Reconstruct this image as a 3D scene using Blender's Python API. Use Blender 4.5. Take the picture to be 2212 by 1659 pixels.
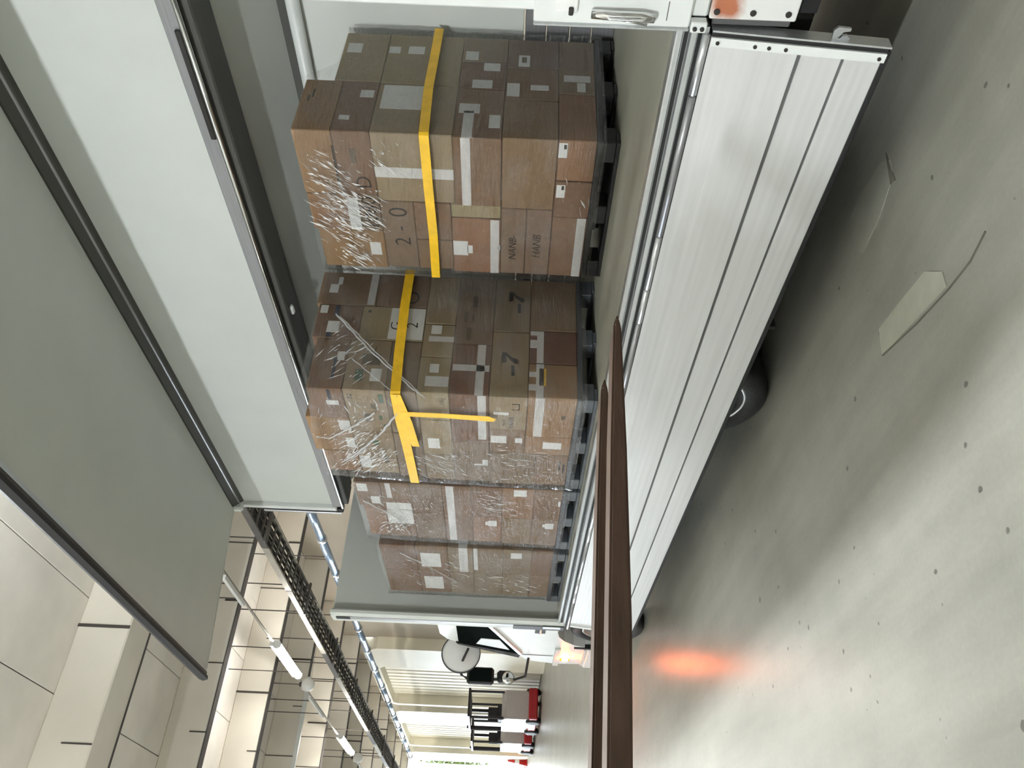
import bpy, math, random
from mathutils import Vector, Matrix, noise
random.seed(7)
for o in list(bpy.data.objects): bpy.data.objects.remove(o)
sc = bpy.context.scene
COL = sc.collection

# ------------------------------------------------------------------ camera
F_PX, HEAD, ROLL, PITCH, EYE = 1700.0, 0.6271, 0.0436, 0.0051, 1.58
h_ = Vector((-math.cos(HEAD), math.sin(HEAD), 0))
fw = h_*math.cos(PITCH) + Vector((0, 0, math.sin(PITCH)))
r_ = Vector((h_.y, -h_.x, 0)); u_ = r_.cross(fw)
rt = r_*math.cos(ROLL) + u_*math.sin(ROLL)
up = -r_*math.sin(ROLL) + u_*math.cos(ROLL)
cd = bpy.data.cameras.new('camera'); cam = bpy.data.objects.new('camera', cd); COL.objects.link(cam)
cx, cy, cz = -up, rt, -fw            # the phone was held sideways: world up points left in the picture
cam.matrix_world = Matrix(((cx.x, cy.x, cz.x, 0), (cx.y, cy.y, cz.y, 0), (cx.z, cy.z, cz.z, EYE), (0, 0, 0, 1)))
cd.sensor_fit = 'HORIZONTAL'; cd.sensor_width = 36.0; cd.lens = 36.0*F_PX/2212.0
cd.clip_start = 0.02; cd.clip_end = 400
sc.camera = cam

# ------------------------------------------------------------------ world, exposure
w = bpy.data.worlds.new('world'); sc.world = w; w.use_nodes = True
bg = w.node_tree.nodes['Background']
bg.inputs[0].default_value = (0.80, 0.90, 1.0, 1); bg.inputs[1].default_value = 14.0
sc.view_settings.view_transform = 'Standard'; sc.view_settings.look = 'None'
sc.view_settings.gamma = 1.0; sc.view_settings.use_curve_mapping = False
sc.view_settings.exposure = 0.75
sc.cycles.use_denoising = True
sc.cycles.max_bounces = 10; sc.cycles.transparent_max_bounces = 16; sc.cycles.diffuse_bounces = 5
sc.cycles.sample_clamp_indirect = 6.0
TUBE = 210.0

# ------------------------------------------------------------------ materials
MATS = {}
def _mat(name):
    m = bpy.data.materials.new(name); m.use_nodes = True
    MATS[name] = m
    return m, m.node_tree, m.node_tree.nodes, m.node_tree.links, m.node_tree.nodes['Principled BSDF']
def lin(c):
    return tuple((x/12.92 if x <= 0.04045 else ((x+0.055)/1.055)**2.4) for x in c)
def mat(name, col, rough=0.6, metal=0.0, var=0.12, scale=6.0, stretch=(1, 1, 1), bump=0.0, bscale=60.0, spec=0.5, rnd=0.0, rvar=0.0, emit=None, estr=0.0, detail=6.0, coat=0.0):
    """procedural principled material; col in sRGB; var = value variation by noise; rnd = variation from object to object"""
    m, nt, N, L, P = _mat(name)
    c = lin(col)
    tc = N.new('ShaderNodeTexCoord'); mp = N.new('ShaderNodeMapping'); mp.inputs['Scale'].default_value = stretch
    L.new(tc.outputs['Object'], mp.inputs['Vector'])
    nz = N.new('ShaderNodeTexNoise'); nz.inputs['Scale'].default_value = scale; nz.inputs['Detail'].default_value = detail
    L.new(mp.outputs['Vector'], nz.inputs['Vector'])
    mr = N.new('ShaderNodeMapRange'); mr.inputs['From Min'].default_value = 0.3; mr.inputs['From Max'].default_value = 0.7
    mr.inputs['To Min'].default_value = 1-var; mr.inputs['To Max'].default_value = 1+var
    L.new(nz.outputs['Fac'], mr.inputs['Value'])
    hs = N.new('ShaderNodeHueSaturation'); hs.inputs['Color'].default_value = (*c, 1)
    val = mr.outputs['Result']
    if rnd:
        oi = N.new('ShaderNodeObjectInfo'); m2 = N.new('ShaderNodeMapRange')
        m2.inputs['To Min'].default_value = 1-rnd; m2.inputs['To Max'].default_value = 1+rnd
        L.new(oi.outputs['Random'], m2.inputs['Value'])
        mu = N.new('ShaderNodeMath'); mu.operation = 'MULTIPLY'
        L.new(val, mu.inputs[0]); L.new(m2.outputs['Result'], mu.inputs[1]); val = mu.outputs[0]
        m3 = N.new('ShaderNodeMapRange'); m3.inputs['To Min'].default_value = 0.49; m3.inputs['To Max'].default_value = 0.51
        L.new(oi.outputs['Random'], m3.inputs['Value']); L.new(m3.outputs['Result'], hs.inputs['Hue'])
    L.new(val, hs.inputs['Value']); L.new(hs.outputs['Color'], P.inputs['Base Color'])
    P.inputs['Roughness'].default_value = rough; P.inputs['Metallic'].default_value = metal
    P.inputs['Specular IOR Level'].default_value = spec
    if coat: P.inputs['Coat Weight'].default_value = coat
    if rvar:
        m4 = N.new('ShaderNodeMapRange'); m4.inputs['To Min'].default_value = max(0.02, rough-rvar); m4.inputs['To Max'].default_value = rough+rvar
        L.new(nz.outputs['Fac'], m4.inputs['Value']); L.new(m4.outputs['Result'], P.inputs['Roughness'])
    if bump:
        n2 = N.new('ShaderNodeTexNoise'); n2.inputs['Scale'].default_value = bscale; n2.inputs['Detail'].default_value = 4
        L.new(mp.outputs['Vector'], n2.inputs['Vector'])
        b = N.new('ShaderNodeBump'); b.inputs['Strength'].default_value = bump; b.inputs['Distance'].default_value = 0.01
        L.new(n2.outputs['Fac'], b.inputs['Height']); L.new(b.outputs['Normal'], P.inputs['Normal'])
    if emit:
        P.inputs['Emission Color'].default_value = (*lin(emit), 1); P.inputs['Emission Strength'].default_value = estr
    return m

mat('kraft_brown', (0.50, 0.39, 0.295), 0.75, var=0.07, scale=9, bump=0.15, bscale=90, rnd=0.10)
mat('kraft_orange', (0.57, 0.435, 0.31), 0.72, var=0.08, scale=7, bump=0.15, bscale=90, rnd=0.07)
mat('kraft_tan', (0.60, 0.53, 0.415), 0.78, var=0.06, scale=9, bump=0.15, bscale=90, rnd=0.06)
mat('kraft_grey', (0.51, 0.43, 0.35), 0.78, var=0.07, scale=9, bump=0.15, bscale=90, rnd=0.10)
mat('kraft_red', (0.46, 0.335, 0.265), 0.75, var=0.07, scale=9, bump=0.15, bscale=90, rnd=0.08)
mat('kraft_edge', (0.34, 0.25, 0.18), 0.9, var=0.1)
mat('paper_white', (0.90, 0.90, 0.89), 0.6, var=0.03, scale=20)
mat('tape_white', (0.84, 0.83, 0.82), 0.4, var=0.05, scale=30, bump=0.2, bscale=40)
mat('tape_yellow', (0.93, 0.74, 0.16), 0.38, var=0.10, scale=14, bump=0.25, bscale=30)
mat('ink_black', (0.17, 0.15, 0.13), 0.7, var=0.1)
mat('ink_faded', (0.40, 0.35, 0.28), 0.8, var=0.15, scale=60)
mat('ink_green', (0.33, 0.42, 0.33), 0.8, var=0.2, scale=40)
mat('ink_navy', (0.20, 0.22, 0.30), 0.8, var=0.1)
mat('pallet_black', (0.09, 0.09, 0.095), 0.5, var=0.25, scale=12, bump=0.2)
mat('pallet_grey', (0.27, 0.285, 0.305), 0.5, var=0.2, scale=12, bump=0.2)
mat('white_panel', (0.80, 0.81, 0.79), 0.5, var=0.025, scale=2.0)
mat('white_paint', (0.86, 0.87, 0.86), 0.35, var=0.04, scale=5, rvar=0.08)
mat('grey_panel', (0.73, 0.74, 0.72), 0.5, var=0.03, scale=2.0)
mat('aluminium', (0.83, 0.84, 0.85), 0.33, 0.85, var=0.06, scale=5, stretch=(0.3, 6, 12), rvar=0.08)
mat('aluminium_dull', (0.62, 0.62, 0.63), 0.42, 0.7, var=0.1, scale=6, stretch=(0.3, 6, 12))
mat('gate_metal', (0.86, 0.86, 0.86), 0.42, 0.55, var=0.06, scale=4, stretch=(0.25, 4, 8), rvar=0.10)
mat('chrome', (0.86, 0.86, 0.86), 0.12, 1.0, var=0.03)
mat('rubber_black', (0.075, 0.075, 0.08), 0.6, var=0.2)
mat('tyre_rubber', (0.10, 0.10, 0.10), 0.65, var=0.25, scale=12, bump=0.3)
mat('dark_rail', (0.27, 0.265, 0.25), 0.55, var=0.12, scale=4, stretch=(0.3, 3, 3))
mat('chassis_black', (0.07, 0.07, 0.07), 0.7, var=0.2)
mat('bed_floor', (0.62, 0.615, 0.565), 0.42, var=0.10, scale=2.2, stretch=(0.5, 3.0, 1), rvar=0.1, bump=0.06, bscale=40)
mat('fork_steel', (0.335, 0.255, 0.21), 0.45, 0.35, var=0.22, scale=7, stretch=(3, 0.6, 3), bump=0.25, bscale=25, rvar=0.12)
mat('dark_metal', (0.20, 0.19, 0.185), 0.5, 0.4, var=0.2)
mat('forklift_paint', (0.30, 0.31, 0.33), 0.5, var=0.1)
mat('concrete_ceiling', (0.92, 0.90, 0.87), 0.85, var=0.07, scale=1.2, bump=0.15, bscale=14)
mat('concrete_beam', (0.86, 0.835, 0.79), 0.85, var=0.06, scale=1.0, bump=0.15, bscale=14)
mat('joint_dark', (0.27, 0.25, 0.235), 0.9, var=0.1)
mat('wall_paint', (0.70, 0.66, 0.60), 0.8, var=0.05, scale=0.6)
mat('shaded_pier', (0.50, 0.47, 0.43), 0.85, var=0.06, scale=0.8)  # wall tone darkened, so the shade on the piers is in the colour
mat('wall_light', (0.80, 0.80, 0.78), 0.8, var=0.04, scale=0.5)
mat('door_white', (0.90, 0.875, 0.80), 0.55, var=0.04, scale=1.0)
mat('door_groove', (0.16, 0.15, 0.13), 0.8, var=0.05)
mat('tray_steel', (0.36, 0.345, 0.33), 0.55, 0.4, var=0.15, scale=3)
mat('tray_light', (0.66, 0.64, 0.60), 0.5, 0.4, var=0.15, scale=3)
mat('cable_black', (0.11, 0.105, 0.10), 0.7, var=0.2)
mat('pipe_blue', (0.62, 0.70, 0.80), 0.25, 0.8, var=0.08, scale=2)
mat('forklift_red', (0.62, 0.10, 0.13), 0.4, var=0.1)
mat('forklift_grey', (0.70, 0.67, 0.66), 0.5, var=0.04)
mat('forklift_black', (0.09, 0.07, 0.09), 0.5, var=0.1)
mat('sign_orange', (0.95, 0.62, 0.12), 0.5, var=0.04)
mat('cone_red', (0.75, 0.13, 0.12), 0.5, var=0.05)
mat('leaf_green', (0.22, 0.28, 0.06), 0.7, var=0.3, scale=3, rnd=0.2)
mat('bark', (0.33, 0.27, 0.2), 0.9, var=0.2)
mat('asphalt', (0.55, 0.55, 0.54), 0.9, var=0.06)
mat('lamp_on', (1, 1, 1), 0.5, emit=(0.965, 0.99, 1.0), estr=TUBE)
mat('lamp_dim', (1, 1, 1), 0.5, emit=(0.97, 0.99, 1.0), estr=TUBE*0.7)
mat('lamp_bright', (1, 1, 1), 0.5, emit=(0.965, 0.99, 1.0), estr=TUBE*2.0)
mat('lamp_main', (1, 1, 1), 0.5, emit=(0.965, 0.99, 1.0), estr=TUBE*4.0)
mat('lamp_far', (1, 1, 1), 0.5, emit=(1.0, 0.99, 0.96), estr=60.0)
mat('lamp_housing', (0.88, 0.88, 0.87), 0.4, var=0.02)
mat('turn_orange', (1.0, 0.45, 0.10), 0.3, emit=(1.0, 0.42, 0.10), estr=170.0)
mat('turn_lens', (0.95, 0.4, 0.1), 0.2, var=0.02)
mat('glass_dark', (0.06, 0.08, 0.075), 0.35, var=0.1, spec=0.03)
MATS['glass_dark'].node_tree.nodes['Principled BSDF'].inputs['IOR'].default_value = 1.03
mat('glass_pale', (0.80, 0.82, 0.82), 0.12, var=0.05, spec=0.8)
mat('rust', (0.60, 0.36, 0.24), 0.85, var=0.2, scale=30)
mat('seam_grey', (0.33, 0.33, 0.33), 0.7, var=0.05)

def rust_paint():
    m, nt, N, L, P = _mat('rusty_white')
    tc = N.new('ShaderNodeTexCoord')
    nz = N.new('ShaderNodeTexNoise'); nz.inputs['Scale'].default_value = 9; nz.inputs['Detail'].default_value = 6
    L.new(tc.outputs['Object'], nz.inputs['Vector'])
    d = N.new('ShaderNodeVectorMath'); d.operation = 'DISTANCE'; d.inputs[1].default_value = (0.09, 0.0, 0.07)
    L.new(tc.outputs['Object'], d.inputs[0])
    a = N.new('ShaderNodeMath'); a.operation = 'MULTIPLY_ADD'; a.inputs[1].default_value = 0.10
    L.new(nz.outputs['Fac'], a.inputs[0]); L.new(d.outputs['Value'], a.inputs[2])
    r = N.new('ShaderNodeValToRGB'); r.color_ramp.elements[0].position = 0.085; r.color_ramp.elements[1].position = 0.125
    r.color_ramp.elements[0].color = (*lin((0.66, 0.40, 0.28)), 1); r.color_ramp.elements[1].color = (*lin((0.86, 0.86, 0.85)), 1)
    L.new(a.outputs[0], r.inputs['Fac']); L.new(r.outputs['Color'], P.inputs['Base Color']); P.inputs['Roughness'].default_value = 0.5
rust_paint()

def floor_mat():
    m, nt, N, L, P = _mat('concrete_floor')
    tc = N.new('ShaderNodeTexCoord')
    def nz(scale, detail=8, rough=0.6, vec=None):
        n = N.new('ShaderNodeTexNoise'); n.inputs['Scale'].default_value = scale; n.inputs['Detail'].default_value = detail
        n.inputs['Roughness'].default_value = rough
        L.new(vec or tc.outputs['Object'], n.inputs['Vector']); return n.outputs['Fac']
    def rng(v, a, b, lo, hi):
        k = N.new('ShaderNodeMapRange'); k.inputs[1].default_value = a; k.inputs[2].default_value = b
        k.inputs[3].default_value = lo; k.inputs[4].default_value = hi; L.new(v, k.inputs[0]); return k.outputs[0]
    def mul(a, b):
        k = N.new('ShaderNodeMath'); k.operation = 'MULTIPLY'; L.new(a, k.inputs[0]); L.new(b, k.inputs[1]); return k.outputs[0]
    big = rng(nz(0.55), 0.3, 0.7, 0.84, 1.12); med = rng(nz(4.0), 0.3, 0.7, 0.94, 1.06); fine = rng(nz(45.0, 2), 0.25, 0.75, 0.96, 1.04)
    spots = rng(nz(17.0, 0.0, 0.4), 0.155, 0.175, 0.40, 1.0)
    mp = N.new('ShaderNodeMapping'); mp.inputs['Rotation'].default_value = (0, 0, 0.5); mp.inputs['Scale'].default_value = (0.35, 3.0, 1)
    L.new(tc.outputs['Object'], mp.inputs['Vector'])
    streak = rng(nz(2.2, 5, 0.55, mp.outputs['Vector']), 0.3, 0.72, 0.86, 1.06)
    v = mul(mul(mul(big, med), mul(fine, streak)), spots)
    hs = N.new('ShaderNodeHueSaturation'); hs.inputs['Color'].default_value = (*lin((0.60, 0.597, 0.56)), 1)
    L.new(v, hs.inputs['Value']); L.new(hs.outputs['Color'], P.inputs['Base Color'])
    P.inputs['Roughness'].default_value = 0.31
    P.inputs['Specular IOR Level'].default_value = 0.38
floor_mat()
mat('floor_patch_old', (0.615, 0.615, 0.575), 0.4, var=0.06, scale=14, bump=0.12, bscale=60)
mat('floor_patch', (0.665, 0.665, 0.61), 0.4, var=0.06, scale=14, bump=0.12, bscale=60)
mat('floor_crack', (0.40, 0.39, 0.35), 0.8, var=0.2)

def film_mat(name, haze_lo, haze_hi, gloss, bump):
    m = bpy.data.materials.new(name); m.use_nodes = True; MATS[name] = m
    nt = m.node_tree; N, L = nt.nodes, nt.links; N.remove(N['Principled BSDF']); out = N['Material Output']
    tc = N.new('ShaderNodeTexCoord')
    dt = N.new('ShaderNodeVectorMath'); dt.operation = 'DOT_PRODUCT'; dt.inputs[1].default_value = (1, -1, 0)
    L.new(tc.outputs['Object'], dt.inputs[0])
    sp = N.new('ShaderNodeSeparateXYZ'); L.new(tc.outputs['Object'], sp.inputs[0])
    cb = N.new('ShaderNodeCombineXYZ'); L.new(dt.outputs['Value'], cb.inputs[0]); L.new(sp.outputs['Z'], cb.inputs[1])
    def wr(rot, sx, sy, sc_, det=3):
        mp = N.new('ShaderNodeMapping'); mp.inputs['Rotation'].default_value = (0, 0, rot); mp.inputs['Scale'].default_value = (sx, sy, 1)
        L.new(cb.outputs[0], mp.inputs['Vector'])
        n = N.new('ShaderNodeTexNoise'); n.inputs['Scale'].default_value = sc_; n.inputs['Detail'].default_value = det
        n.inputs['Distortion'].default_value = 0.4
        L.new(mp.outputs['Vector'], n.inputs['Vector']); return n.outputs['Fac']
    a = wr(0.75, 0.28, 2.4, 9); b = wr(0.55, 0.5, 3.5, 22); c = wr(-0.2, 1, 1, 14, 4)
    s = N.new('ShaderNodeMath'); s.operation = 'MULTIPLY_ADD'; s.inputs[1].default_value = 0.45; L.new(b, s.inputs[0]); L.new(a, s.inputs[2])
    s2 = N.new('ShaderNodeMath'); s2.operation = 'MULTIPLY_ADD'; s2.inputs[1].default_value = 0.35; L.new(c, s2.inputs[0]); L.new(s.outputs[0], s2.inputs[2])
    bp = N.new('ShaderNodeBump'); bp.inputs['Strength'].default_value = bump; bp.inputs['Distance'].default_value = 0.05
    L.new(s2.outputs[0], bp.inputs['Height'])
    tr = N.new('ShaderNodeBsdfTransparent'); tr.inputs[0].default_value = (0.97, 0.97, 0.97, 1)
    gl = N.new('ShaderNodeBsdfGlossy'); gl.inputs['Roughness'].default_value = 0.10; L.new(bp.outputs['Normal'], gl.inputs['Normal'])
    df = N.new('ShaderNodeBsdfDiffuse'); df.inputs[0].default_value = (0.85, 0.85, 0.86, 1); L.new(bp.outputs['Normal'], df.inputs['Normal'])
    big = wr(0.6, 0.7, 1.3, 3.2, 5)
    hz = N.new('ShaderNodeMapRange'); hz.inputs[1].default_value = 0.42; hz.inputs[2].default_value = 0.68
    hz.inputs[3].default_value = haze_lo; hz.inputs[4].default_value = haze_hi; L.new(big, hz.inputs[0])
    m1 = N.new('ShaderNodeMixShader'); L.new(hz.outputs[0], m1.inputs[0]); L.new(tr.outputs[0], m1.inputs[1]); L.new(df.outputs[0], m1.inputs[2])
    lw = N.new('ShaderNodeLayerWeight'); lw.inputs[0].default_value = 0.35; L.new(bp.outputs['Normal'], lw.inputs['Normal'])
    gf = N.new('ShaderNodeMapRange'); gf.inputs[3].default_value = gloss; gf.inputs[4].default_value = min(1, gloss+0.45); L.new(lw.outputs['Fresnel'], gf.inputs[0])
    m2 = N.new('ShaderNodeMixShader'); L.new(gf.outputs[0], m2.inputs[0]); L.new(m1.outputs[0], m2.inputs[1]); L.new(gl.outputs[0], m2.inputs[2])
    L.new(m2.outputs[0], out.inputs['Surface'])
film_mat('film_light', 0.0, 0.09, 0.06, 0.9)
film_mat('film_heavy', 0.0, 0.16, 0.07, 0.9)
film_mat('film_crease_glint', 0.75, 0.95, 0.25, 0.1)  # whitish diffuse colour painted in for glints on the wrinkled film
film_mat('film_strand', 0.45, 0.65, 0.15, 0.3)

# ------------------------------------------------------------------ mesh helpers
class MB:
    """collects geometry in world coordinates"""
    def __init__(s): s.v = []; s.f = []
    def poly(s, pts, faces):
        n = len(s.v); s.v += [tuple(p) for p in pts]; s.f += [tuple(n+i for i in f) for f in faces]; return s
    def box(s, x0, x1, y0, y1, z0, z1, c=None):
        x0, x1 = min(x0, x1), max(x0, x1); y0, y1 = min(y0, y1), max(y0, y1); z0, z1 = min(z0, z1), max(z0, z1)
        m = min(x1-x0, y1-y0, z1-z0)
        c = min(0.004 if c is None else c, m*0.3)
        if c <= 0:
            P = [(x, y, z) for x in (x0, x1) for y in (y0, y1) for z in (z0, z1)]
            return s.poly(P, [(0, 1, 3, 2), (4, 6, 7, 5), (0, 4, 5, 1), (2, 3, 7, 6), (0, 2, 6, 4), (1, 5, 7, 3)])
        P = []; X, Y, Z = (x0, x1), (y0, y1), (z0, z1); idx = {}
        for i in (0, 1):
            for j in (0, 1):
                for k in (0, 1):
                    sx, sy, sz = (c, -c)[i], (c, -c)[j], (c, -c)[k]
                    idx[i, j, k, 0] = len(P); P.append((X[i], Y[j]+sy, Z[k]+sz))
                    idx[i, j, k, 1] = len(P); P.append((X[i]+sx, Y[j], Z[k]+sz))
                    idx[i, j, k, 2] = len(P); P.append((X[i]+sx, Y[j]+sy, Z[k]))
        Fc = []
        q = ((0, 0), (1, 0), (1, 1), (0, 1))
        for i in (0, 1):
            Fc.append(tuple(idx[i, a, b, 0] for a, b in (q if i else q[::-1])))
            Fc.append(tuple(idx[a, i, b, 1] for a, b in (q[::-1] if i else q)))
            Fc.append(tuple(idx[a, b, i, 2] for a, b in (q if i else q[::-1])))
        for i in (0, 1):
            for j in (0, 1):
                Fc.append((idx[i, j, 0, 0], idx[i, j, 1, 0], idx[i, j, 1, 1], idx[i, j, 0, 1]))
                Fc.append((idx[i, 0, j, 0], idx[i, 1, j, 0], idx[i, 1, j, 2], idx[i, 0, j, 2]))
                Fc.append((idx[0, i, j, 1], idx[1, i, j, 1], idx[1, i, j, 2], idx[0, i, j, 2]))
                for k in (0, 1): Fc.append(tuple(idx[i, j, k, t] for t in (0, 1, 2)))
        return s.poly(P, Fc)
    def prism(s, pts2, a0, a1, axis):
        """closed polygon of 2D points extruded along axis (0: pts are y,z; 1: pts are x,z; 2: pts are x,y)"""
        n = len(pts2)
        def mk(p, a): return (a, p[0], p[1]) if axis == 0 else ((p[0], a, p[1]) if axis == 1 else (p[0], p[1], a))
        P = [mk(p, a0) for p in pts2] + [mk(p, a1) for p in pts2]
        Fc = [tuple(range(n)), tuple(range(2*n-1, n-1, -1))] + [(i, (i+1) % n, n+(i+1) % n, n+i) for i in range(n)]
        return s.poly(P, Fc)
    def tube(s, path, r, seg=8, r1=None):
        path = [Vector(p) for p in path]; n = len(path); rings = []
        P = []
        for i, p in enumerate(path):
            d = (path[min(i+1, n-1)] - path[max(i-1, 0)]).normalized()
            a = d.orthogonal() if abs(d.z) > 0.9 else d.cross(Vector((0, 0, 1)))
            a.normalize(); b = d.cross(a)
            rr = r if r1 is None else r+(r1-r)*i/(n-1)
            for k in range(seg):
                t = 2*math.pi*k/seg; P.append(p+a*rr*math.cos(t)+b*rr*math.sin(t))
        Fc = [(i*seg+k, i*seg+(k+1) % seg, (i+1)*seg+(k+1) % seg, (i+1)*seg+k) for i in range(n-1) for k in range(seg)]
        Fc += [tuple(range(seg-1, -1, -1)), tuple(range((n-1)*seg, n*seg))]
        return s.poly(P, Fc)
    def lathe(s, prof, c, axis=1, seg=32, close=True):
        """prof: (radius, offset along axis)"""
        P = []
        for (r, o) in prof:
            for k in range(seg):
                t = 2*math.pi*k/seg; a, b = r*math.cos(t), r*math.sin(t)
                P.append((c[0]+a, c[1]+o, c[2]+b) if axis == 1 else ((c[0]+o, c[1]+a, c[2]+b) if axis == 0 else (c[0]+a, c[1]+b, c[2]+o)))
        n = len(prof)
        Fc = [(i*seg+k, i*seg+(k+1) % seg, (i+1)*seg+(k+1) % seg, (i+1)*seg+k) for i in range(n-1) for k in range(seg)]
        if close: Fc += [tuple(range(seg)), tuple(range((n-1)*seg, n*seg))]
        return s.poly(P, Fc)
    def build(s, name, m, parent=None, origin=None, smooth=False):
        if origin is None:
            xs, ys, zs = zip(*s.v); origin = ((min(xs)+max(xs))/2, (min(ys)+max(ys))/2, min(zs))
        og = Vector(origin)
        me = bpy.data.meshes.new(name); me.from_pydata([Vector(p)-og for p in s.v], [], s.f)
        import bmesh
        bm = bmesh.new(); bm.from_mesh(me); bmesh.ops.recalc_face_normals(bm, faces=bm.faces); bm.to_mesh(me); bm.free()
        if smooth:
            for p in me.polygons: p.use_smooth = True
        me.materials.append(MATS[m])
        o = bpy.data.objects.new(name, me); COL.objects.link(o)
        place(o, og, parent); return o
WPOS = {}
def place(o, og, parent):
    WPOS[o] = og
    if parent is not None: o.parent = parent; o.location = og - WPOS[parent]
    else: o.location = og
def thing(name, loc, label=None, cat=None, group=None, kind=None, parent=None):
    o = bpy.data.objects.new(name, None); COL.objects.link(o); o.empty_display_size = 0.1
    place(o, Vector(loc), parent); tag(o, label, cat, group, kind); return o
LABELS = {}
def tag(o, label=None, cat=None, group=None, kind=None):
    if label: o['label'] = label
    if cat: o['category'] = cat
    if group: o['group'] = group
    if kind: o['kind'] = kind
    return o
def B(name, m, parent, *boxes, c=None, origin=None):
    mb = MB()
    for b in boxes: mb.box(*b, c=c)
    return mb.build(name, m, parent, origin)
def dup(src, loc, parent):
    o = src.copy(); COL.objects.link(o); place(o, Vector(loc), parent); return o
def text_obj(s, size, m, parent, origin, face, shear=0.0, space=1.0, name='lettering'):
    """flat lettering on a face: 'side' faces -Y and reads along +X, 'rear' faces +X and reads along +Y"""
    cu = bpy.data.curves.new('t', 'FONT'); cu.body = s; cu.size = size; cu.shear = shear; cu.space_character = space
    cu.align_x = 'CENTER'; cu.align_y = 'CENTER'; cu.extrude = 0.0006; cu.resolution_u = 3; cu.offset = -0.012*size
    t = bpy.data.objects.new('t', cu); me = bpy.data.meshes.new_from_object(t); bpy.data.objects.remove(t)
    R = Matrix(((1, 0, 0), (0, 0, -1), (0, 1, 0))) if face == 'side' else Matrix(((0, 0, 1), (1, 0, 0), (0, 1, 0)))
    me.transform(R.to_4x4()); me.materials.clear(); me.materials.append(MATS[m]); me.name = name
    o = bpy.data.objects.new(name, me); COL.objects.link(o); place(o, Vector(origin), parent); return o

# ================================================================== THE HALL
HX0, HX1, HY0, HY1, CZ = -66.0, 12.0, -11.0, 9.5, 7.75
fl = tag(MB().box(-120, HX1+0.3, HY0-0.3, 60, -0.3, 0.0, c=0).build('floor', 'concrete_floor', origin=(0, 0, 0)), kind='structure')
# lighter repair patch and its crack in the concrete
MB().prism([(-2.65, 2.159), (-2.615, 2.278), (-2.408, 2.255), (-2.202, 2.225), (-2.106, 2.132), (-2.115, 2.065), (-2.357, 2.105), (-2.543, 2.137)], 0.0, 0.004, 2).build("repair_patch", "floor_patch", fl)
MB().prism([(-2.57, 2.942), (-2.435, 2.952), (-2.216, 2.911), (-2.154, 2.847), (-2.177, 2.768), (-2.36, 2.71), (-2.558, 2.693), (-2.624, 2.777)], 0.0, 0.003, 2).build("repair_patch", "floor_patch_old", fl)
MB().prism([(-2.65, 2.162), (-2.358, 2.092), (-2.111, 2.05), (-1.955, 2.038), (-1.835, 2.062), (-1.835, 2.056), (-1.955, 2.032), (-2.111, 2.044), (-2.358, 2.086), (-2.65, 2.156)], 0.0, 0.0045, 2).build("crack", "floor_crack", fl)
MB().prism([(-2.166, 2.91), (-2.173, 2.734), (-2.212, 2.75)], 0.0, 0.0045, 2).build("scuff", "floor_crack", fl)

ce = tag(MB().box(HX0, HX1, HY0-0.3, HY1+0.3, CZ+0.03, CZ+0.3, c=0).build('ceiling', 'joint_dark', origin=(0, 0, CZ)), kind='structure')
BEAMX = [-11.75] + [-15.7-3.5*i for i in range(11)]
# ceiling slabs between the beams, each a piece of its own
edges = [HX1, 3.5, -4.0] + [-11.75] + [-15.7-3.5*i for i in range(11)] + [HX0]
ys = [HY0 + i*(HY1-HY0)/15.0 for i in range(16)]
slab = {}
for a, b in zip(edges[:-1], edges[1:]):
    for i in range(15):
        ln = round(abs(a-b), 2)
        og = ((a+b)/2, (ys[i]+ys[i+1])/2, CZ)
        if ln not in slab:
            slab[ln] = MB().box(min(a, b)+0.006, max(a, b)-0.006, ys[i]+0.008, ys[i+1]-0.008, CZ, CZ+0.03, c=0.004).build('slab', 'concrete_ceiling', ce, og)
        else: dup(slab[ln], og, ce)
for i, bx in enumerate(BEAMX):
    hw = 0.36 if i == 0 else 0.10
    bm_ = B('beam', 'concrete_beam', ce, (bx-hw, bx+hw, HY0, HY1, 7.0, CZ), c=0.02)
    B('edge_strip', 'joint_dark', bm_, (bx-hw-0.012, bx+hw+0.012, HY0, HY1, 6.985, 7.0) if i else (bx-hw, bx-hw+0.05, HY0, HY1, 6.99, 7.0))
    random.seed(40+i)
    yj = [3.62, 2.05] if i == 0 else [j*1.25-1.0+0.35*(i % 3) for j in range(8)]
    for j, y in enumerate(yj):
        top = CZ if j % 2 == 0 else 7.0+0.45*random.random()+0.2
        wd = 0.022 if (i+j) % 3 == 0 else 0.010
        B('joint', 'joint_dark', bm_, (bx+hw, bx+hw+0.012, y-wd, y+wd, 7.0, top), c=0)
B('conduit', 'white_paint', ce, (-22.55, -22.45, -4, 6.0, 6.88, 6.98))

# walls
wr = tag(thing('wall_right', (0, HY1, 0)), kind='structure')
BAYS = [(-37.7, -29.8), (-46.5, -39.1), (-55.5, -48.3)]     # three tall doorways
def wallpiece(x0, x1, z0, z1, m='wall_paint', name='wall_panel'):
    return B(name, m, wr, (x0, x1, HY1, HY1+0.3, z0, z1), c=0.01)
wallpiece(-29.8, HX1, 0, CZ); wallpiece(-39.1, -37.7, 0, CZ, 'shaded_pier', 'pier'); wallpiece(-48.3, -46.5, 0, CZ, 'shaded_pier', 'pier'); wallpiece(HX0, -55.5, 0, CZ)
for a, b in BAYS: wallpiece(a, b, 6.85, CZ)
B('corner_guard', 'sign_orange', wr, (-48.4, -46.4, HY1-0.06, HY1, 0.25, 1.35))
wl = tag(B('wall_left', 'wall_light', None, (HX0, HX1, HY0-0.3, HY0, 0, CZ), c=0), kind='structure')
tag(B('wall_rear', 'wall_light', None, (HX1, HX1+0.3, HY0, HY1, 0, CZ), c=0), kind='structure')
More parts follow.
